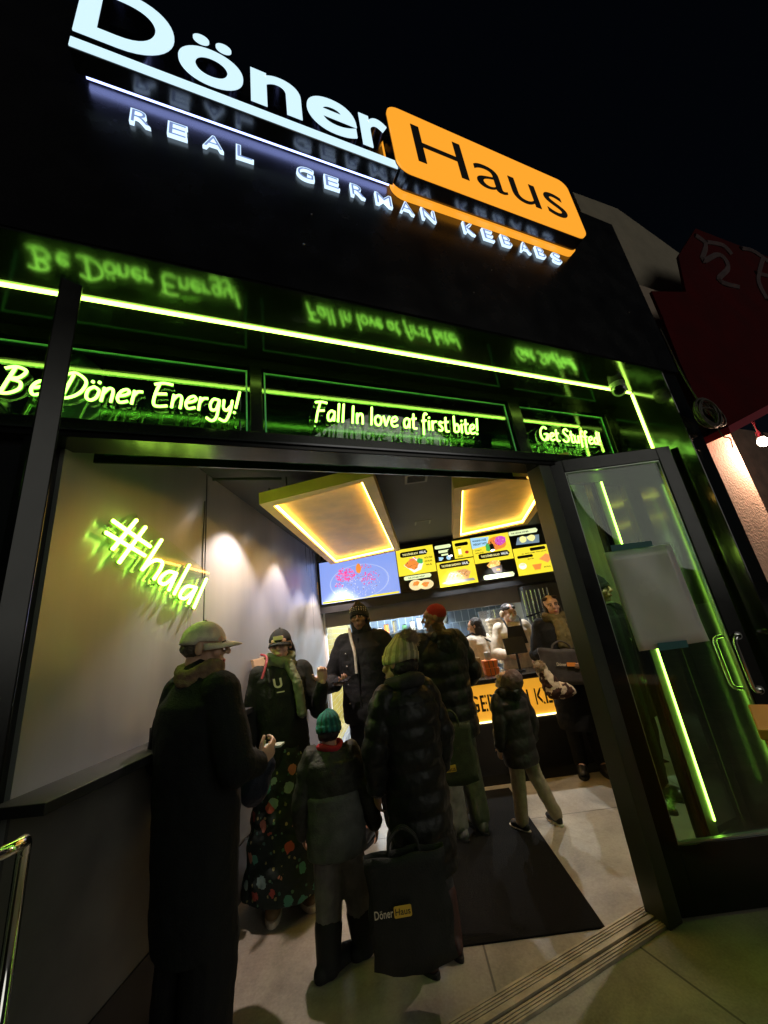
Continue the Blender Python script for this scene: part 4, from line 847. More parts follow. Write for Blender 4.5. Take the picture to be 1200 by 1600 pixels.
def hand_prims(bm, w, d, nrm, side, curl=0.6, s=1.0, spread=0.0):
    """w wrist, d direction along the hand, nrm palm normal, side: +1 thumb towards d x nrm"""
    d = V(d).normalized(); nrm = (V(nrm)-d*V(nrm).dot(d)).normalized(); ac = d.cross(nrm)*side
    rm = Matrix((ac, d, nrm)).transposed()
    ellip(bm, w+d*.045*s, (.040*s, .050*s, .016*s), rm, 14, 10); ellip(bm, w+d*.07*s, (.040*s, .024*s, .013*s), rm, 14, 8)
    for i, (off, L, r) in enumerate(((.030, .074, .0085), (.0105, .082, .0088), (-.010, .077, .0084), (-.029, .060, .0075))):
        p = w+d*(.085-.004*abs(i-1))*s+ac*off*s; dd = (d+ac*spread*(1.5-i)*.1).normalized(); P_ = [p]; a = 0
        for j, f in enumerate((.42, .33, .25)):
            a += curl*(0.8 if j == 0 else 1.0)
            P_.append(P_[-1]+(dd*cos(a)+nrm*sin(a))*L*f*s)
        limb(bm, [p-d*.02*s]+P_, [r*s*1.05, r*s*1.05, r*s, r*s*.92, r*s*.8], 8)
    t0 = w+d*.022*s+ac*.030*s; t1 = t0+(d*.55+ac*.75+nrm*.35*curl).normalized()*.038*s; t2 = t1+(d*.8+ac*.35+nrm*.6*curl).normalized()*.030*s
    limb(bm, [w+d*.02*s+ac*.012*s, t0, t1, t2], [.015*s, .0125*s, .0105*s, .0085*s], 8)
def person(label, x, y, phi, H, skin, pose, out, voxel=0.0065, z=0.006):
    t = thing('person', label, 'person', (x, y, z), R(phi)); k = H/1.72
    P = {}
    hc = V((pose.get('hx', 0)*k, pose.get('hy', 0.02)*k, H-0.115*min(k*1.05, 1) )); hs = pose['hs'] if 'hs' in pose else min(k*1.04, 1.0)
    hrm = rotm(pose.get('yaw', 0), pose.get('pitch', 0), pose.get('roll', 0))
    nb = V((0, -.005, 1.44*k)); lean = pose.get('lean', 0)
    sh = {s: V((s*.175*k, lean, 1.405*k)) for s in (-1, 1)}
    el = {s: V(pose.get('elR' if s > 0 else 'elL', (s*.235, -.03, 1.10)))*k for s in (-1, 1)}
    wr = {s: V(pose.get('wrR' if s > 0 else 'wrL', (s*.25, .05, .86)))*k for s in (-1, 1)}
    hip = {s: V((s*.085*k, 0, .90*k)) for s in (-1, 1)}
    kn = {s: V(pose.get('knR' if s > 0 else 'knL', (s*.09, .02, .49)))*k for s in (-1, 1)}
    an = {s: V(pose.get('anR' if s > 0 else 'anL', (s*.095, -.02, .085)))*k for s in (-1, 1)}
    bm = bmesh.new(); head_prims(bm, hc, hrm, hs)
    limb(bm, [nb-V((0, 0, .04*k)), hc+hrm@V((0, -.025, -.06))*hs], [.060*k, .052*hs], 14)
    loft(bm, [(0, 0, .86*k, .12*k, .09*k), (0, 0, .95*k, .155*k, .105*k), (0, 0, 1.1*k, .135*k, .095*k), (0, 0, 1.3*k, .165*k, .11*k), (0, 0, 1.42*k, .14*k, .08*k), (0, 0, 1.46*k, .06*k, .05*k)], 20)
    for s in (-1, 1):
        limb(bm, [sh[s], el[s], wr[s]], [.052*k, .040*k, .027*k]); limb(bm, [hip[s], kn[s], an[s]], [.082*k, .055*k, .038*k])
        limb(bm, [an[s], an[s]+V((s*.01, .13, -.045))*k], [.04*k, .03*k])
        hd_ = pose.get('hdR' if s > 0 else 'hdL'); fa = (wr[s]-el[s]).normalized()
        if hd_: hand_prims(bm, wr[s], hd_[0], hd_[1], hd_[2], hd_[3], k)
        else: hand_prims(bm, wr[s], fa+V((0, .1, -.2)), V((-s, .2, 0)), s, .35, k)
    blob('body', bm, SKIN[skin], t, pose.get('bvox', 0.0055), 2)
    def HP(p): return hc+hrm@(V(p)*hs)
    # face details
    if pose.get('face', True):
        for s in (-1, 1):
            e = bmesh.new(); ellip(e, HP((s*.030, .0805, .006)), [q*hs for q in (.0135, .009, .0062)], hrm, 12, 8); eo = obj('eye', e, mat('eye_white', (0.6, 0.58, 0.55), 0.25), t, local=True, smooth=True)
            e = bmesh.new(); ellip(e, HP((s*.030, .0885, .006)), [q*hs for q in (.0060, .003, .0058)], hrm, 10, 8); po = obj('pupil', e, mat('pupil', (0.015, 0.008, 0.005), 0.1), eo, local=True, smooth=True)
            e = bmesh.new(); tube(e, smoothpath([HP((s*.014, .0935, .022)), HP((s*.030, .0935, .029)), HP((s*.048, .083, .023))], 4), 0.0032*hs, 6); obj('eyebrow', e, mat('brow', (0.025, 0.015, 0.01), 0.8), t, local=True)
        e = bmesh.new(); ellip(e, HP((0, .0935, -.0565)), [q*hs for q in (.021, .0065, .0050)], hrm, 12, 8); ellip(e, HP((0, .0925, -.063)), [q*hs for q in (.017, .0065, .0050)], hrm, 12, 8)
        obj('lips', e, mat('lip_'+skin, {'light': (.45, .12, .11), 'mid': (.30, .11, .09), 'brown': (.14, .05, .045), 'tan': (.35, .12, .1)}[skin], .4), t, local=True, smooth=True)
    # trousers
    if out.get('trousers'):
        bm = bmesh.new(); loft(bm, [(0, -.005, .80*k, .13*k, .105*k), (0, -.01, .92*k, .170*k, .125*k), (0, 0, 1.04*k, .150*k, .11*k)], 22)
        w = out.get('legw', 1.0)
        for s in (-1, 1): limb(bm, [hip[s], kn[s], an[s].lerp(kn[s], .36) if out.get('boots') else an[s]+V((0, 0, .02*k))], [.102*k, .078*k*w, .066*k*w])
        blob('trousers', bm, out['trousers'], t, voxel, 3, .012, .07)
    # shoes
    if out.get('shoes'):
        k0 = k; k = k*out.get('shoescale', 1.0)
        for s in (-1, 1):
            bm = bmesh.new(); a = an[s]; ty = R(pose.get('toeR' if s > 0 else 'toeL', -s*8)); f = V((-sin(ty), cos(ty), 0)); pz = a.z-.085*k
            ellip(bm, a+V((0, 0, -.035*k))+f*.06*k, (.050*k, .13*k, .045*k), rotm(math.degrees(ty))); ellip(bm, V((a.x, a.y, pz+.042*k))+f*.11*k, (.050*k, .085*k, .042*k), rotm(math.degrees(ty)))
            ellip(bm, V((a.x, a.y, pz+.05*k))-f*.03*k, (.042*k, .06*k, .05*k), rotm(math.degrees(ty)))
            if out.get('boots'): limb(bm, [V((a.x, a.y, pz+.06*k)), a+(kn[s]-a)*out['boots']], [.062*k, .076*k])
            sh_ = blob('boot' if out.get('boots') else 'shoe', bm, out['shoes'], t, .006, 3)
            bm = bmesh.new(); q = V((a.x, a.y, 0))+f*.055*k; g = f.cross(V((0, 0, 1)))
            pts = [q+f*(.155*k*cos(an_))+g*(.050*k*sin(an_)*(1+.15*cos(an_))) + V((0, 0, pz+.001)) for an_ in [2*pi*i/20 for i in range(20)]]
            prism(bm, pts, (0, 0, out.get('solez', .022)*k)); o = obj('sole', bm, out.get('sole', M['black']), sh_, local=True)
    if out.get('shoes'): k = k0
    # coat
    if out.get('coat'):
        hem = out.get('hem', .78)*k; pf = out.get('puff', 0)*k; wv = out.get('wave', .085); fl_ = out.get('flare', 1.0); fat = out.get('fat', 1.0)
        bm = bmesh.new()
        rings = [(0, 0, hem, .19*k*fat*fl_, .15*k*fat*fl_), (0, 0, min(hem+.12*k, .93*k), .195*k*fat*(1+(fl_-1)*.6), .15*k*fat*(1+(fl_-1)*.6)), (0, 0, 1.05*k, .180*k*fat, .145*k*fat), (0, 0, 1.25*k, .205*k*fat, .150*k*fat),
                 (0, 0, 1.36*k, .215*k*fat, .135*k*fat), (0, -.005, 1.43*k, .165*k, .105*k), (0, -.008, 1.475*k, .09*k, .082*k)]
        loft(bm, rings, 32, pf, wv)
        c = out.get('sl', 1.0)
        for s in (-1, 1):
            tip = wr[s].lerp(el[s], .10 if out.get('longsleeve', 1) else .25)
            limb(bm, [sh[s]+V((-s*.012*k, 0, -.005*k)), el[s], tip], [.082*k*fat*c, .068*k*fat*c, .052*k*fat*c], 16, pf, wv)
        if out.get('collar'):
            cz = out['collar']
            limb(bm, [V((0, -.02, 1.45))*k, V((0, 0.0, cz))*k], [.085*k, .082*k], 16)
        blob('coat', bm, out['coat'], t, voxel, 3, out.get('wr', .020), out.get('wrs', .10))
        if out.get('zip', True):
            bm = bmesh.new(); tube(bm, [V((0, .145*fat*k, hem+.03)), V((0, .152*fat*k, 1.05*k)), V((0, .155*fat*k, 1.25*k)), V((0, .105*k, 1.44*k))], .006, 6); obj('zip', bm, M['darkmetal'], t, local=True)
        if out.get('hood'):
            bm = bmesh.new(); limb(bm, [V((-.11, -.04, 1.45))*k, V((-.07, -.115, 1.45))*k, V((0, -.14, 1.43))*k, V((.07, -.115, 1.45))*k, V((.11, -.04, 1.45))*k], [.04*k, .055*k, .065*k, .055*k, .04*k]); ellip(bm, V((0, -.15, 1.38))*k, [q*k for q in (.10, .05, .09)])
            blob('hood', bm, out.get('hoodmat', out['coat']), t, voxel, 3, .02, .05)
        for f in out.get('fur', []):
            bm = bmesh.new(); rr = random.Random(4)
            for i in range(420):
                a = rr.uniform(0, 2*pi); p = V((.115*cos(a), -.055+.10*sin(a), 1.475+.03*sin(a)))*k+V([rr.uniform(-.022, .022) for _ in range(3)]); dv = V((cos(a), sin(a), .4)).normalized()*.028+V([rr.uniform(-.015, .015) for _ in range(3)])
                tube(bm, [p, p+dv], .0035, 3, .0005)
            obj('fur_trim', bm, f, t, local=True)
    return t, dict(HP=HP, hc=hc, hrm=hrm, hs=hs, k=k, wr=wr, el=el, sh=sh, an=an)
def hair_cap(t, I, m_, prims, name='hair', voxel=.006, disp=.012, ds=.02):
    bm = bmesh.new()
    for c, r in prims: ellip(bm, I['HP'](c), [q*I['hs'] for q in r], I['hrm'], 18, 12)
    return blob(name, bm, m_, t, voxel, 2, disp, ds)
def beanie(t, I, m_, pom=None, fold=True, tall=.02, back=-.015, rib=True, groove_shade=(.1, .1, .05)):
    H_ = I['HP']; s = I['hs']; rm = I['hrm']; bm = bmesh.new(); n = 56; rs = []
    prof = [(-.012, .097), (.004, .100), (.030, .100), (.031, .093), (.05, .093), (.08, .084), (.105, .062), (.118+tall, .030), (.122+tall, .006)]
    for z_, r_ in prof:
        ring = []
        for i in range(n):
            a = 2*pi*i/n; rr = r_*(1+(.05 if (rib and i % 4 < 2) else 0)); tilt = -.16*sin(a)*r_*0 + (.028 if sin(a) > 0 else -.020)*sin(a)*1.0*(1 if z_ < .05 else .5)*abs(sin(a))
            ring.append(bm.verts.new(H_((rr*.86*cos(a), rr*1.06*sin(a)-.008+back*max(0, z_)*3, z_+tilt))))
        rs.append(ring)
    for i in range(len(rs)-1):
        for j in range(n): bm.faces.new((rs[i][j], rs[i][(j+1) % n], rs[i+1][(j+1) % n], rs[i+1][j]))
    bm.faces.new(rs[-1])
    if rib:
        bm.faces.ensure_lookup_table()
        for i in range(len(rs)-1):
            for j in range(n): bm.faces[i*n+j].material_index = 1 if j % 4 in (2, 3) else 0  # alternate ribs take a darker copy, crease shade put into the colour
    o = obj('beanie', bm, m_, t, local=True, smooth=True)
    if rib:
        c_ = m_.node_tree.nodes['Principled BSDF']; o.data.materials.append(mat(m_.name+'_groove_shade', groove_shade, .95, bump=.4))
    md = o.modifiers.new('s', 'SOLIDIFY'); md.thickness = .006; md.offset = -1
    if pom:
        bm = bmesh.new(); rr = random.Random(9); c = H_(pom[1]); ellip(bm, c, [pom[2]*.7*s]*3)
        for i in range(900):
            d = V([rr.gauss(0, 1) for _ in range(3)]).normalized(); p = c+d*pom[2]*s*.55; q = c+d*pom[2]*s*rr.uniform(.85, 1.15)+V([rr.uniform(-.006, .006) for _ in range(3)]); tube(bm, [p, q], .0028, 3, .0004)
        obj('pompom', bm, pom[0], o, local=True)
    return o
def cap(t, I, m_, brim=.085, badge=None, strap=True):
    H_ = I['HP']; bm = bmesh.new(); n = 40; rs = []
    for k_ in range(9):
        a0 = R(k_*11.0); r_ = cos(a0); z_ = .025+.097*sin(a0)
        rs.append([bm.verts.new(H_((.083*r_*cos(2*pi*i/n), .102*r_*sin(2*pi*i/n)-.010, z_-(.012 if k_ < 2 else 0)*(1 if sin(2*pi*i/n) < 0 else -.3)))) for i in range(n)])
    for i in range(len(rs)-1):
        for j in range(n): bm.faces.new((rs[i][j], rs[i][(j+1) % n], rs[i+1][(j+1) % n], rs[i+1][j]))
    bm.faces.new(rs[-1]); o = obj('cap', bm, m_, t, local=True, smooth=True); md = o.modifiers.new('s', 'SOLIDIFY'); md.thickness = .004
    bm = bmesh.new(); u = []; w = []
    m2 = 16
    for i in range(m2+1):
        a = pi*(0.06+0.88*i/m2); u.append(H_((.080*cos(a), .098*sin(a)-.010, .030-.012*abs(cos(a)))))
        w.append(H_((.088*cos(a), (.098+brim*sin(a)**.6)*sin(a)-.010+(.0), .018-.030*abs(cos(a))**2)))
    vs = [[bm.verts.new(p) for p in q] for q in (u, [a_.lerp(b_, .5)+V((0, 0, .004)) for a_, b_ in zip(u, w)], w)]
    for i in range(2):
        for j in range(m2): bm.faces.new((vs[i][j], vs[i][j+1], vs[i+1][j+1], vs[i+1][j]))
    b_ = obj('brim', bm, m_, o, local=True, smooth=True); md = b_.modifiers.new('s', 'SOLIDIFY'); md.thickness = .005
    bm = bmesh.new(); ellip(bm, H_((0, -.010, .124)), (.008, .008, .005)); obj('button', bm, m_, o, local=True)
    if badge:
        bm = bmesh.new(); prism(bm, [H_((a, .082, b)) for a, b in rrect(-.035, .035, .045, .073, .006, 2)], I['hrm']@V((0, .010, 0))); obj('badge', bm, badge, o, local=True)
    return o
def scarf(t, I, m_, r=.085, th=.042, z=1.47, tails=(), y=0.0):
    k = I['k']; bm = bmesh.new(); rr = random.Random(2)
    for off in (0, .035):
        pts = [V((r*cos(a)*(1+.08*sin(3*a)), y+r*sin(a)*1.05, z+off+.018*sin(2*a+off*30)))*k for a in [2*pi*i/20 for i in range(21)]]
        limb(bm, pts, [th*k*(.85+.2*rr.random()) for _ in pts], 10)
    for tl in tails: limb(bm, [V(p)*k for p in tl], [th*k*1.05]*len(tl), 10)
    return blob('scarf', bm, m_, t, .007, 3, .018, .03)
black_coat = cloth('black_wool', (0.008, 0.009, 0.010)); black_puffer = cloth('black_nylon', (0.011, 0.012, 0.011), 0.42, bump=.15)
grey_puffer = cloth('grey_nylon', (0.026, 0.024, 0.026), 0.45, bump=.15); black_trousers = cloth('black_cotton', (0.010, 0.010, 0.011)); beige = cloth('beige', (0.66, 0.58, 0.46), bump=.2)
grey_tr = cloth('grey_jersey', (0.16, 0.155, 0.14)); khaki = cloth('khaki', (0.30, 0.25, 0.18)); hair_dark = mat('hair_dark', (0.016, 0.010, 0.008), 0.5, bump=1.0, bscale=90, aniso=(3, 3, .4))
shoe_black = mat('shoe_black', (0.012, 0.012, 0.012), 0.4)

# man with the beige cap, back to the camera
t, I = person('man in beige cap and long black coat, back turned, facing the wall shelf side', -0.935, 1.80, -32, 1.645, 'light',
    dict(yaw=-42, pitch=-6, elR=(.28, .0, 1.12), wrR=(.22, .15, 1.08), hdR=((.1, 1, .4), (-1, 0, .3), 1, .7), elL=(-.27, -.02, 1.12), wrL=(-.24, .18, .98)),
    dict(coat=black_coat, hem=.50, fat=1.14, legw=1.35, collar=1.48, trousers=black_trousers, shoes=shoe_black, zip=False, wr=.03, wrs=.2, flare=.84))
t['label'] = 'tall man in a beige cap and long black coat, back turned, left foreground'
cap(t, I, cloth('beige_cap', (0.72, 0.63, 0.50), bump=.2), .080)
hair_cap(t, I, mat('hair_grey', (0.10, 0.08, 0.06), .6, bump=.8, bscale=80), [((0, -.03, .0), (.072, .078, .05))])
scarf(t, I, cloth('brown_scarf', (0.20, 0.13, 0.08)), .080, .029, 1.465)
mm = thing('folded_menu', 'pale folded card held in the hand of the man in the beige cap', 'card', t.matrix_basis @ (I['wr'][1]+V((0, .1, 0))) if False else (-0.5, 2.0, 1.0))
pq = basis(t) @ (I['wr'][1]+V((-.02, .10, .035))); mm.location = pq
bm = bmesh.new(); box(bm, pq.x-.05, pq.x+.045, pq.y-.03, pq.y+.03, pq.z-.004, pq.z+.004); box(bm, pq.x-.05, pq.x-.042, pq.y-.03, pq.y+.03, pq.z+.004, pq.z+.02); obj('card', bm, mat('pale_card', (.42, .5, .42), .5), mm)

# woman with the black cap, raised hand, floral skirt
t, I = person('smiling woman in black cap, green scarf and floral skirt with one hand raised', -0.89, 2.85, -157, 1.61, 'light',
    dict(yaw=-14, pitch=-4, elL=(-.25, .06, 1.10), wrL=(-.27, .22, 1.30), hdL=((0, .1, 1), (.1, 1, .2), -1, .8)),
    dict(coat=cloth('dark_olive', (.014, .016, .012)), hem=.70, fat=.98, sl=.9, collar=1.48, trousers=black_trousers, shoes=mat('brown_suede', (.20, .13, .06), .7), sole=M['cream'], solez=.03, zip=False))
cap(t, I, cloth('black_cap', (0.012, 0.014, 0.012), bump=.2), .062, mat('cap_badge', (.75, .62, .4), .5))
hair_cap(t, I, hair_dark, [((0, -.035, .0), (.078, .075, .062))])
bm = bmesh.new(); limb(bm, [I['HP']((-.06, -.09, 0)), I['HP']((-.07, -.13, -.06)), I['HP']((-.075, -.12, -.16))], [.022, .026, .010], puff=.002); blob('ponytail', bm, hair_dark, t, .006, 1)
scarf(t, I, cloth('green_scarf', (0.13, 0.15, 0.09)), .085, .034, 1.47, [[(-.05, .10, 1.46), (-.10, .15, 1.32), (-.12, .17, 1.12)]])
# floral skirt with printed flowers
sk = bmesh.new(); loft(sk, [(0, 0, .10, .27, .23), (0, 0, .35, .235, .20), (0, 0, .60, .205, .17), (0, 0, .80, .17, .135), (0, 0, .92, .14, .11)], 40)
def floral():
    m_ = mat('floral_cloth', (0.02, 0.03, 0.025), .8); nt = m_.node_tree; b = nt.nodes['Principled BSDF']; tc = nt.nodes.new('ShaderNodeTexCoord')
    prev = None; base = (0.012, 0.022, 0.018, 1)
    for sc_, thr, pal in ((26, .22, ((.10, .22, .12), (.30, .28, .12), (.05, .13, .11))), (11, .33, ((.42, .08, .06), (.07, .26, .20), (.50, .20, .14), (.24, .36, .34)))):
        vo = nt.nodes.new('ShaderNodeTexVoronoi'); vo.inputs['Scale'].default_value = sc_; nt.links.new(tc.outputs['Object'], vo.inputs['Vector'])
        nz = nt.nodes.new('ShaderNodeTexNoise'); nz.inputs['Scale'].default_value = sc_*4; nt.links.new(tc.outputs['Object'], nz.inputs['Vector'])
        ad = nt.nodes.new('ShaderNodeMath'); ad.operation = 'MULTIPLY_ADD'; ad.inputs[1].default_value = .3; nt.links.new(nz.outputs['Fac'], ad.inputs[0]); nt.links.new(vo.outputs['Distance'], ad.inputs[2])
        lt = nt.nodes.new('ShaderNodeMath'); lt.operation = 'LESS_THAN'; lt.inputs[1].default_value = thr+.15; nt.links.new(ad.outputs[0], lt.inputs[0])
        sp = nt.nodes.new('ShaderNodeSeparateColor'); nt.links.new(vo.outputs['Color'], sp.inputs[0]); cr = nt.nodes.new('ShaderNodeValToRGB'); cr.color_ramp.interpolation = 'CONSTANT'
        for i, c in enumerate(pal):
            e = cr.color_ramp.elements[i] if i < 2 else cr.color_ramp.elements.new(i/len(pal)); e.position = i/len(pal); e.color = (*c, 1)
        nt.links.new(sp.outputs[0], cr.inputs[0]); mx = nt.nodes.new('ShaderNodeMix'); mx.data_type = 'RGBA'
        nt.links.new(lt.outputs[0], mx.inputs['Factor']); nt.links.new(cr.outputs[0], mx.inputs['B'])
        if prev is None: mx.inputs['A'].default_value = base
        else: nt.links.new(prev, mx.inputs['A'])
        prev = mx.outputs['Result']
    nt.links.new(prev, b.inputs['Base Color']); return m_
blob('skirt', sk, floral(), t, .008, 3, .05, .12)
bm = text_fit('U', lambda u, d, v: V((-u+.15*(v-1.2), d, v)), -.06, -.005, 1.23, 1.29, .186, .188, .03); obj('chest_print', bm, M['cream'], t, local=True)
bm = bmesh.new(); box(bm, .0, .05, .184, .187, 1.20, 1.207); obj('chest_print', bm, M['cream'], t, local=True)
bm = bmesh.new(); tube(bm, smoothpath([V((.13, -.06, 1.45)), V((.10, .10, 1.42)), V((.14, .16, 1.3))], 4), .008, 6); obj('red_strap', bm, mat('red_strap', (.3, .03, .04), .6), t, local=True)

# tall man with phone
t, I = person('tall man in dark patterned beanie and black parka, looking up from his phone', -0.34, 3.45, 166, 1.76, 'brown',
    dict(yaw=8, pitch=0, elR=(.33, .02, 1.10), wrR=(.16, .27, 1.12), hdR=((-.75, .5, .1), (0, -.1, 1), -1, .75), elL=(-.31, .0, 1.10), wrL=(-.26, .12, .86)),
    dict(coat=black_coat, hem=.80, fat=1.14, collar=1.50, trousers=black_trousers, shoes=shoe_black, hood=True, wr=.028, wrs=.13))
pb0 = V((0, 0, 0))
bn = beanie(t, I, cloth('black_knit', (0.012, 0.012, 0.013)), rib=False, tall=.012)
bm = bmesh.new()
for r_ in range(3):
    for i in range(9):
        a = R(30+i*15); zc_ = .030+r_*.013+.020*sin(a); q = I['HP']((.090*cos(a)*.93, .104*sin(a)*1.02-.006, zc_+.012)); ellip(bm, q, (.0055, .0035, .003), I['hrm'], 6, 4)
obj('beanie_pattern', bm, mat('pattern_white', (.62, .6, .55), .7), bn, local=True)
bm = bmesh.new(); limb(bm, [I['HP']((-.07, -.02, -.03)), I['HP']((-.055, .03, -.12))], [.022, .018]); limb(bm, [I['HP']((.07, -.02, -.03)), I['HP']((.055, .03, -.12))], [.022, .018]); ellip(bm, I['HP']((0, -.05, -.05)), (.075, .06, .08), I['hrm']); blob('hood_lining', bm, cloth('black_knit', (0, 0, 0)), t, .006, 2)
bm = bmesh.new(); tube(bm, smoothpath([V((.08, .09, 1.56)), V((.055, .13, 1.46)), V((.02, .17, 1.36)), V((.015, .18, 1.2))], 4), .013, 8); obj('pale_lining', bm, cloth('fleece', (.45, .42, .36)), t, local=True)
bm = bmesh.new()
for z_ in (1.36, 1.26, 1.12, .98): ellip(bm, V((.10, .172, z_)), (.007, .004, .007), None, 10, 6)
obj('snap_buttons', bm, M['steel'], t, local=True)
ph = basis(t) @ (I['wr'][1]+V((-.075, .055, .035))); pt_ = thing('mobile_phone', 'dark mobile phone held by the tall man in the beanie', 'phone', ph)
bm = bmesh.new(); mr = Matrix.Rotation(R(-25), 3, 'Z') @ Matrix.Rotation(R(25), 3, 'X')
hexa(bm, [ph+mr@V(q) for q in ((-.075, -.037, -.004), (.075, -.037, -.004), (.075, .037, -.004), (-.075, .037, -.004), (-.075, -.037, .004), (.075, -.037, .004), (.075, .037, .004), (-.075, .037, .004))]); obj('phone_body', bm, M['tape_black'], pt_, bevel=.002)
bm = bmesh.new(); hexa(bm, [ph+mr@V(q) for q in ((-.070, -.033, .0042), (.070, -.033, .0042), (.070, .033, .0042), (-.070, .033, .0042), (-.070, -.033, .0048), (.070, -.033, .0048), (.070, .033, .0048), (-.070, .033, .0048))]); obj('phone_screen', bm, mat('phone_screen', (.02, .02, .025), .1), pt_)

# person in the ribbed hat with pompom, long black puffer
t, I = person('person in ribbed yellow-green pompom hat and long black puffer coat, back turned', -0.02, 2.32, 30, 1.405, 'mid',
    dict(hs=1.06, hbig=1, yaw=24, roll=12, pitch=-6, elL=(-.27, .02, 1.10), wrL=(-.24, .10, .86), elR=(.27, .0, 1.1), wrR=(.25, .08, .86)),
    dict(coat=black_puffer, hem=.42, fat=1.10, puff=.013, wave=.10, collar=1.50, trousers=cloth('dark_grey', (.05, .05, .05)), shoes=mat('boot_brown', (.045, .018, .014), .6), boots=.45, zip=False, wr=.02))
beanie(t, I, cloth('knit_yellow', (0.46, 0.43, 0.24), bump=.8, bscale=60), pom=(mat('fur_beige', (.34, .26, .17), .9), (.01, -.075, .125), .062), tall=.03, back=-.05, groove_shade=(.25, .235, .12))
hair_cap(t, I, hair_dark, [((0, -.03, -.02), (.078, .08, .06))])
bm = bmesh.new(); k_ = I['k']; limb(bm, [V((-.10, .02, 1.48))*k_, V((-.06, -.09, 1.49))*k_, V((0, -.11, 1.50))*k_, V((.08, -.08, 1.49))*k_], [.035, .04, .045, .04]); blob('collar_lining', bm, cloth('collar', (.03, .03, .03)), t, .007, 2)

# man with dyed red hair
t, I = person('person with short dyed red hair in a dark hooded puffer, face in profile', 0.32, 3.35, 22, 1.665, 'brown',
    dict(yaw=62, elR=(.29, .02, 1.10), wrR=(.22, .22, .98), elL=(-.28, .05, 1.12), wrL=(-.2, .24, 1.0)),
    dict(coat=black_puffer, hem=.66, fat=1.14, puff=.012, wave=.11, collar=1.49, hood=True, trousers=grey_tr, legw=1.2, shoes=mat('shoe_grey', (.12, .12, .12), .6), zip=False, wr=.022))
hair_cap(t, I, mat('hair_red', (0.30, 0.008, 0.012), .75, bump=1.0, bscale=240), [((0, -.022, .045), (.079, .092, .080))], disp=.006, ds=.01)

# child with the teal hat
t, I = person('small child in teal knitted hat and dark jacket with red collar, back turned', -0.475, 2.36, 6, 1.085, 'tan',
    dict(yaw=-8, pitch=2, hs=.80, face=False, toeR=-55, toeL=-48, elR=(.30, -.02, 1.06), wrR=(.33, .06, .80), elL=(-.28, -.02, 1.06), wrL=(-.28, .05, .84), anR=(.15, .06, .085), knR=(.12, .06, .49), anL=(-.12, -.06, .085)),
    dict(coat=cloth('child_jacket', (0.028, 0.030, 0.022), .6), hem=.70, fat=1.2, puff=.005, wave=.12, trousers=grey_tr, legw=1.5, shoes=mat('boot_rubber', (.010, .010, .009), .75), boots=.42, shoescale=1.45, zip=False, wr=.02, wrs=.06))
bn = beanie(t, I, cloth('teal_knit', (0.02, 0.17, 0.13), bump=.9, bscale=70), tall=.0, rib=True, groove_shade=(.008, .075, .06))
hair_cap(t, I, hair_dark, [((0, -.03, -.02), (.078, .08, .05))])
bm = bmesh.new(); k_ = I['k']; pts = [V((.095*cos(a), .085*sin(a)-.005, 1.47+.015*sin(2*a)))*k_ for a in [2*pi*i/18 for i in range(19)]]; limb(bm, pts, [.030*k_]*19, 10); blob('red_collar', bm, cloth('red_knit', (.32, .02, .03)), t, .005, 2)
bm = bmesh.new(); loft(bm, [(0, 0, .71, .245, .198), (0, 0, .95, .24, .193), (0, 0, 1.12, .235, .19), (0, 0, 1.16, .21, .165)], 30, .005, .13, Matrix.Scale(k_, 3)); blob('jacket_panel', bm, cloth('grey_shell', (.085, .09, .08), .55), t, .006, 3, .012, .06)

# child in the hood
t, I = person('child in dark fur-edged hood and puffer with khaki trousers, striding near the counter', 0.80, 3.33, 26, 1.06, 'light',
    dict(yaw=30, pitch=38, hs=.80, hy=-.02, elR=(.27, -.03, 1.08), wrR=(.27, .03, .84), elL=(-.25, -.02, 1.1), wrL=(-.25, .06, .86), knL=(-.10, .02, .49), anL=(-.16, .02, .085), knR=(.13, -.04, .50), anR=(.24, -.12, .085)),
    dict(coat=grey_puffer, hem=.66, fat=1.18, puff=.014, wave=.10, hood=False, trousers=khaki, legw=1.15, shoes=shoe_black, zip=False, sole=M['cream'], solez=.02))
bm = bmesh.new(); ellip(bm, I['HP']((0, -.045, .03)), (.090, .088, .105), I['hrm']); ellip(bm, I['HP']((0, -.06, -.06)), (.10, .07, .06), I['hrm']); blob('hood', bm, cloth('rose_grey', (.10, .065, .065), .6), t, .006, 2, .015, .04)
bm = bmesh.new(); limb(bm, [V((-.10, .05, 1.46))*I['k'], V((-.12, -.05, 1.48))*I['k'], V((0, -.13, 1.47))*I['k'], V((.12, -.05, 1.48))*I['k']], [.04, .05, .055, .045]); blob('hood_collar', bm, black_puffer, t, .006, 2, .02, .03)

# woman by the counter with scarf and tote
t, I = person('dark haired woman in black coat and olive scarf holding bags by the counter', 1.63, 4.10, 165, 1.645, 'light',
    dict(yaw=6, roll=6, elR=(.27, .02, 1.12), wrR=(.12, .25, 1.13), hdR=((-.9, .2, .1), (0, -.2, -1), 1, .8), elL=(-.28, .02, 1.12), wrL=(-.14, .22, 1.05)),
    dict(coat=black_coat, hem=.40, fat=1.12, trousers=black_trousers, shoes=shoe_black, zip=False))
hair_cap(t, I, mat('hair_brown', (0.028, 0.014, 0.009), 0.5, bump=1.0, bscale=90, aniso=(3, 3, .4)), [((0, -.035, .035), (.083, .080, .082)), ((.068, -.015, -.03), (.022, .045, .085)), ((-.068, -.015, -.03), (.022, .045, .085)), ((0, -.07, -.07), (.07, .04, .10)), ((.050, .030, .082), (.034, .036, .018)), ((-.050, .030, .082), (.034, .036, .018))])
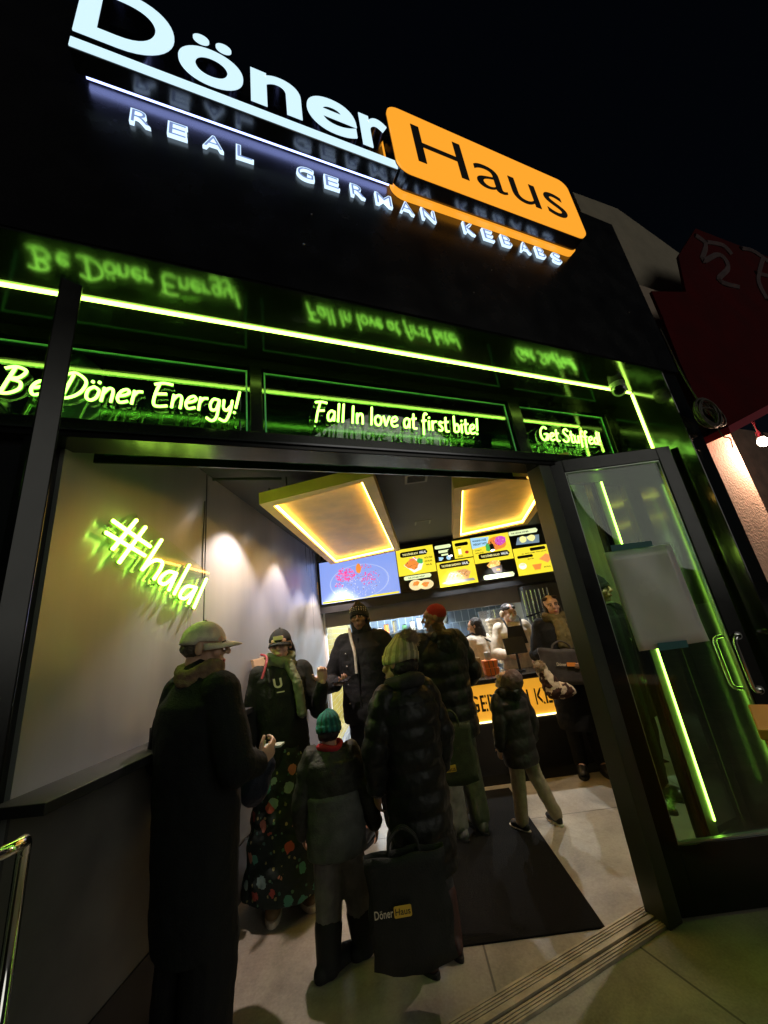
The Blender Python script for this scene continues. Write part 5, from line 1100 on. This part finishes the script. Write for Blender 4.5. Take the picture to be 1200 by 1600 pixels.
scarf(t, I, cloth('olive_scarf', (0.105, 0.085, 0.032)), .088, .042, 1.45, [[(.0, .12, 1.42), (.0, .17, 1.30), (.01, .18, 1.20)], [(-.05, .12, 1.42), (-.06, .17, 1.28), (-.05, .18, 1.18)]])
tb = basis(t)
def tote(name, label, c, w, h, d, rz, m_, tilt=0):
    tt = thing(name, label, 'bag', c-V((0, 0, h/2)), rz); rm = Matrix.Rotation(rz, 3, 'Z') @ Matrix.Rotation(tilt, 3, 'Y')
    def P(x, y, z): return c+rm@V((x, y, z))
    bm = bmesh.new(); n = 9; fr = []
    def bulge(u, v): return d*(.35+.65*(1-(2*u-1)**2)*(.4+.6*(1-v)))
    for sgn in (-1, 1):
        g = [[bm.verts.new(P(w*(i/n-.5)*(1-.04*sin(j*1.3)), sgn*bulge(i/n, j/n)/2+.004*sin(i*2+j*1.7), h*(j/n-.5)+(.005*sin(i*1.4) if j > 1 else 0)-.012*sin(pi*i/n)*(j == 0))) for j in range(n+1)] for i in range(n+1)]; fr.append(g)
        for i in range(n):
            for j in range(n): bm.faces.new((g[i][j], g[i+1][j], g[i+1][j+1], g[i][j+1]))
    a, b = fr
    for i in range(n): bm.faces.new((a[i][0], a[i+1][0], b[i+1][0], b[i][0]))
    for j in range(n): bm.faces.new((a[0][j], a[0][j+1], b[0][j+1], b[0][j])); bm.faces.new((a[n][j], a[n][j+1], b[n][j+1], b[n][j]))
    bag = obj('bag_body', bm, m_, tt, smooth=True); md = bag.modifiers.new('s', 'SOLIDIFY'); md.thickness = .003
    for sgn in (-1, 1):
        bm = bmesh.new(); tube(bm, smoothpath([P(-w*.2, sgn*.02, h*.44), P(-w*.17, sgn*.015, h*.62), P(0, sgn*.01, h*.74), P(w*.17, sgn*.015, h*.62), P(w*.2, sgn*.02, h*.44)], 5), .007, 6); obj('bag_handle', bm, m_, tt)
    return tt, P
bag_m = cloth('bag_black', (.018, .019, .018), .6); bag_g = cloth('bag_grey', (.055, .048, .046), .7)
def logo(P, parent, x0, z0, sc_, y):
    bm = bmesh.new(); prism(bm, [P(a, y, b) for a, b in rrect(x0+.105*sc_, x0+.20*sc_, z0-.008*sc_, z0+.042*sc_, .008*sc_, 3)], (0, -.0015, 0)); o = obj('logo_box', bm, mat('logo_yellow', (.75, .48, .05), .6), parent)
    bm = text_fit('Döner', lambda u, d, v: P(u, y-.0005-d, v), x0, x0+.10*sc_, z0, z0+.036*sc_, 0, .001, .01, 3); obj('logo_text', bm, M['cream'], parent)
    bm = text_fit('Haus', lambda u, d, v: P(u, y-.0018-d, v), x0+.112*sc_, x0+.193*sc_, z0+.004*sc_, z0+.032*sc_, 0, .001, .005, 3); obj('logo_text', bm, M['sign_black'], parent)
tt, P_ = tote('tote_bag', 'grey tote bag with small orange logo held by the woman in the olive scarf', at_y(880, 1040, 3.86), .42, .30, .10, R(-8), bag_g, R(8))
bm = bmesh.new(); prism(bm, [P_(a, -.055, b) for a, b in rrect(.02, .10, .0, .035, .005, 2)], (0, -.004, 0)); obj('logo_box', bm, mat('logo_orange', (.85, .30, .05), .6), tt)
bm = text_fit('Döner', lambda u, d, v: P_(u, -.055-d, v), -.07, .015, .002, .03, 0, .002, .01, 3); obj('logo_text', bm, M['cream'], tt)
q = at_y(843, 1042, 3.80); wh = thing('winter_hat', 'brown and cream patterned winter hat with round beige pompom beside the grey tote bag', 'hat', q)
def patterned():
    m_ = mat('brown_cream', (.5, .42, .3), .9); nt = m_.node_tree; b = nt.nodes['Principled BSDF']; tc = nt.nodes.new('ShaderNodeTexCoord'); n_ = nt.nodes.new('ShaderNodeTexNoise'); n_.inputs['Scale'].default_value = 14; nt.links.new(tc.outputs['Object'], n_.inputs['Vector'])
    cr = nt.nodes.new('ShaderNodeValToRGB'); cr.color_ramp.interpolation = 'CONSTANT'; cr.color_ramp.elements[0].color = (.05, .02, .012, 1); cr.color_ramp.elements[1].position = .52; cr.color_ramp.elements[1].color = (.62, .52, .38, 1); nt.links.new(n_.outputs['Fac'], cr.inputs[0]); nt.links.new(cr.outputs[0], b.inputs['Base Color']); return m_
bm = bmesh.new(); rr = random.Random(3); c_ = q; ellip(bm, c_, (.045, .045, .045))
for i in range(700):
    d = V([rr.gauss(0, 1) for _ in range(3)]).normalized(); tube(bm, [c_+d*.035, c_+d*rr.uniform(.05, .066)], .003, 3, .0005)
obj('pompom', bm, mat('fur_beige', (0, 0, 0)), wh)
bm = bmesh.new(); c2 = at_y(865, 1078, 3.82); limb(bm, [c_+V((.02, .03, -.01)), c2, c2+V((.13, 0, -.02))], [.05, .085, .06]); blob('hat_body', bm, patterned(), wh, .008, 3, .04, .05, local=False)
wh.children[-1].matrix_parent_inverse = basis(wh).inverted()

# staff behind the counter
p = at_y(748, 1000, 5.05)
t, I = person('staff member with long dark hair in beige jacket, turned away behind the counter', p.x, 5.05, 40, 1.52, 'light',
    dict(yaw=30, pitch=-8, elR=(.25, .08, 1.12), wrR=(.20, .32, 1.02), elL=(-.25, .08, 1.12), wrL=(-.15, .32, 1.02)), dict(coat=beige, hem=.7, fat=1.08, trousers=black_trousers, shoes=shoe_black, zip=False), voxel=.008)
hair_cap(t, I, hair_dark, [((0, -.025, .035), (.084, .092, .085)), ((0, -.075, -.08), (.075, .045, .13)), ((-.06, -.03, -.08), (.03, .05, .12))])
bm = bmesh.new(); tube(bm, [V((-.09, .12, 1.30)), V((-.11, .0, 1.34)), V((.06, -.16, 1.2)), V((.12, -.15, 1.0))], .012, 6); obj('apron_strap', bm, M['black'], t, local=True)
p = at_y(800, 985, 4.98)
t, I = person('staff member in beige jacket and black apron facing the queue by the tablet', p.x, 4.98, 176, 1.64, 'light',
    dict(yaw=20, pitch=-14, elR=(.28, .08, 1.12), wrR=(.16, .28, 1.10), elL=(-.28, .06, 1.12), wrL=(-.16, .30, 1.05)), dict(coat=beige, hem=.7, fat=1.12, trousers=black_trousers, shoes=shoe_black, zip=False), voxel=.008)
hair_cap(t, I, hair_dark, [((0, -.028, .035), (.082, .090, .083)), ((.04, .03, .07), (.04, .045, .026)), ((-.04, .03, .07), (.04, .045, .026))])
bm = bmesh.new(); ellip(bm, I['HP']((-.088, -.01, -.01)), (.026, .042, .045), I['hrm']); ellip(bm, I['HP']((.088, -.01, -.01)), (.026, .042, .045), I['hrm']); obj('ear_muffs', bm, mat('muff', (.5, .38, .26), .9), t, local=True, smooth=True)
bm = bmesh.new(); prism(bm, [V((-.12, .185, 1.15)), V((.12, .185, 1.15)), V((.09, .180, 1.36)), V((-.09, .180, 1.36))], (0, .006, 0)); obj('apron_bib', bm, M['black'], t, local=True)
bm = bmesh.new()
for s in (-1, 1): tube(bm, [V((s*.085, .185, 1.35)), V((s*.10, .13, 1.44)), V((s*.10, .02, 1.475))], .012, 6)
obj('apron_strap', bm, M['black'], t, local=True)
bm = bmesh.new(); ellip(bm, I['HP']((0, .085, -.05)), (.05, .03, .045), I['hrm']); obj('face_mask', bm, mat('mask_white', (.6, .6, .6), .7), t, local=True, smooth=True)

t, I = person('person in dark beanie standing inside, seen through the open glass door', 1.80, 3.45, -150, 1.72, 'light',
    dict(yaw=10), dict(coat=black_coat, hem=.6, fat=1.1, trousers=black_trousers, shoes=shoe_black), voxel=.008)
beanie(t, I, cloth('black_knit', (0, 0, 0)), rib=False)
# bags in the queue
tt, P_ = tote('tote_bag', 'large black tote bag with white and yellow logo hanging low beside the pompom hat person', at_y(640, 1412, 2.08), .36, .38, .11, R(4), bag_m)
logo(P_, tt, -.155, .0, .80, -.062)
tt, P_ = tote('tote_bag', 'olive black tote bag with small yellow tag carried by the red haired person', at_y(712, 1175, 3.02), .26, .36, .08, R(0), cloth('bag_olive', (.035, .045, .02), .7))
bm = bmesh.new(); prism(bm, [P_(a, -.052, b) for a, b in rrect(-.10, -.02, -.10, -.06, .004, 2)], (0, -.002, 0)); lo_ = obj('logo_box', bm, mat('logo_yellow', (0, 0, 0)), tt)
bm = text_fit('Haus', lambda u, d, v: P_(u, -.0545-d, v), -.095, -.025, -.095, -.067, 0, .001, .005, 3); obj('logo_text', bm, M['sign_black'], tt)
q = at_y(395, 1205, 2.3); sb = thing('shoulder_bag', 'dark blue bag held low between the man in the beige cap and the floral skirt', 'bag', q)
bm = bmesh.new(); limb(bm, [q+V((-.08, 0, .05)), q+V((.05, 0, .02)), q+V((0, 0, -.08))], [.07, .07, .08]); o = blob('bag_body', bm, cloth('navy', (.008, .012, .022), .5), sb, .008, 3, .02, .06, local=False); o.matrix_parent_inverse = basis(sb).inverted()
bm = bmesh.new(); tube(bm, [q+V((-.02, -.085, -.02)), q+V((.09, -.085, .05))], .0025, 6); obj('bag_zip', bm, M['chrome'], sb)
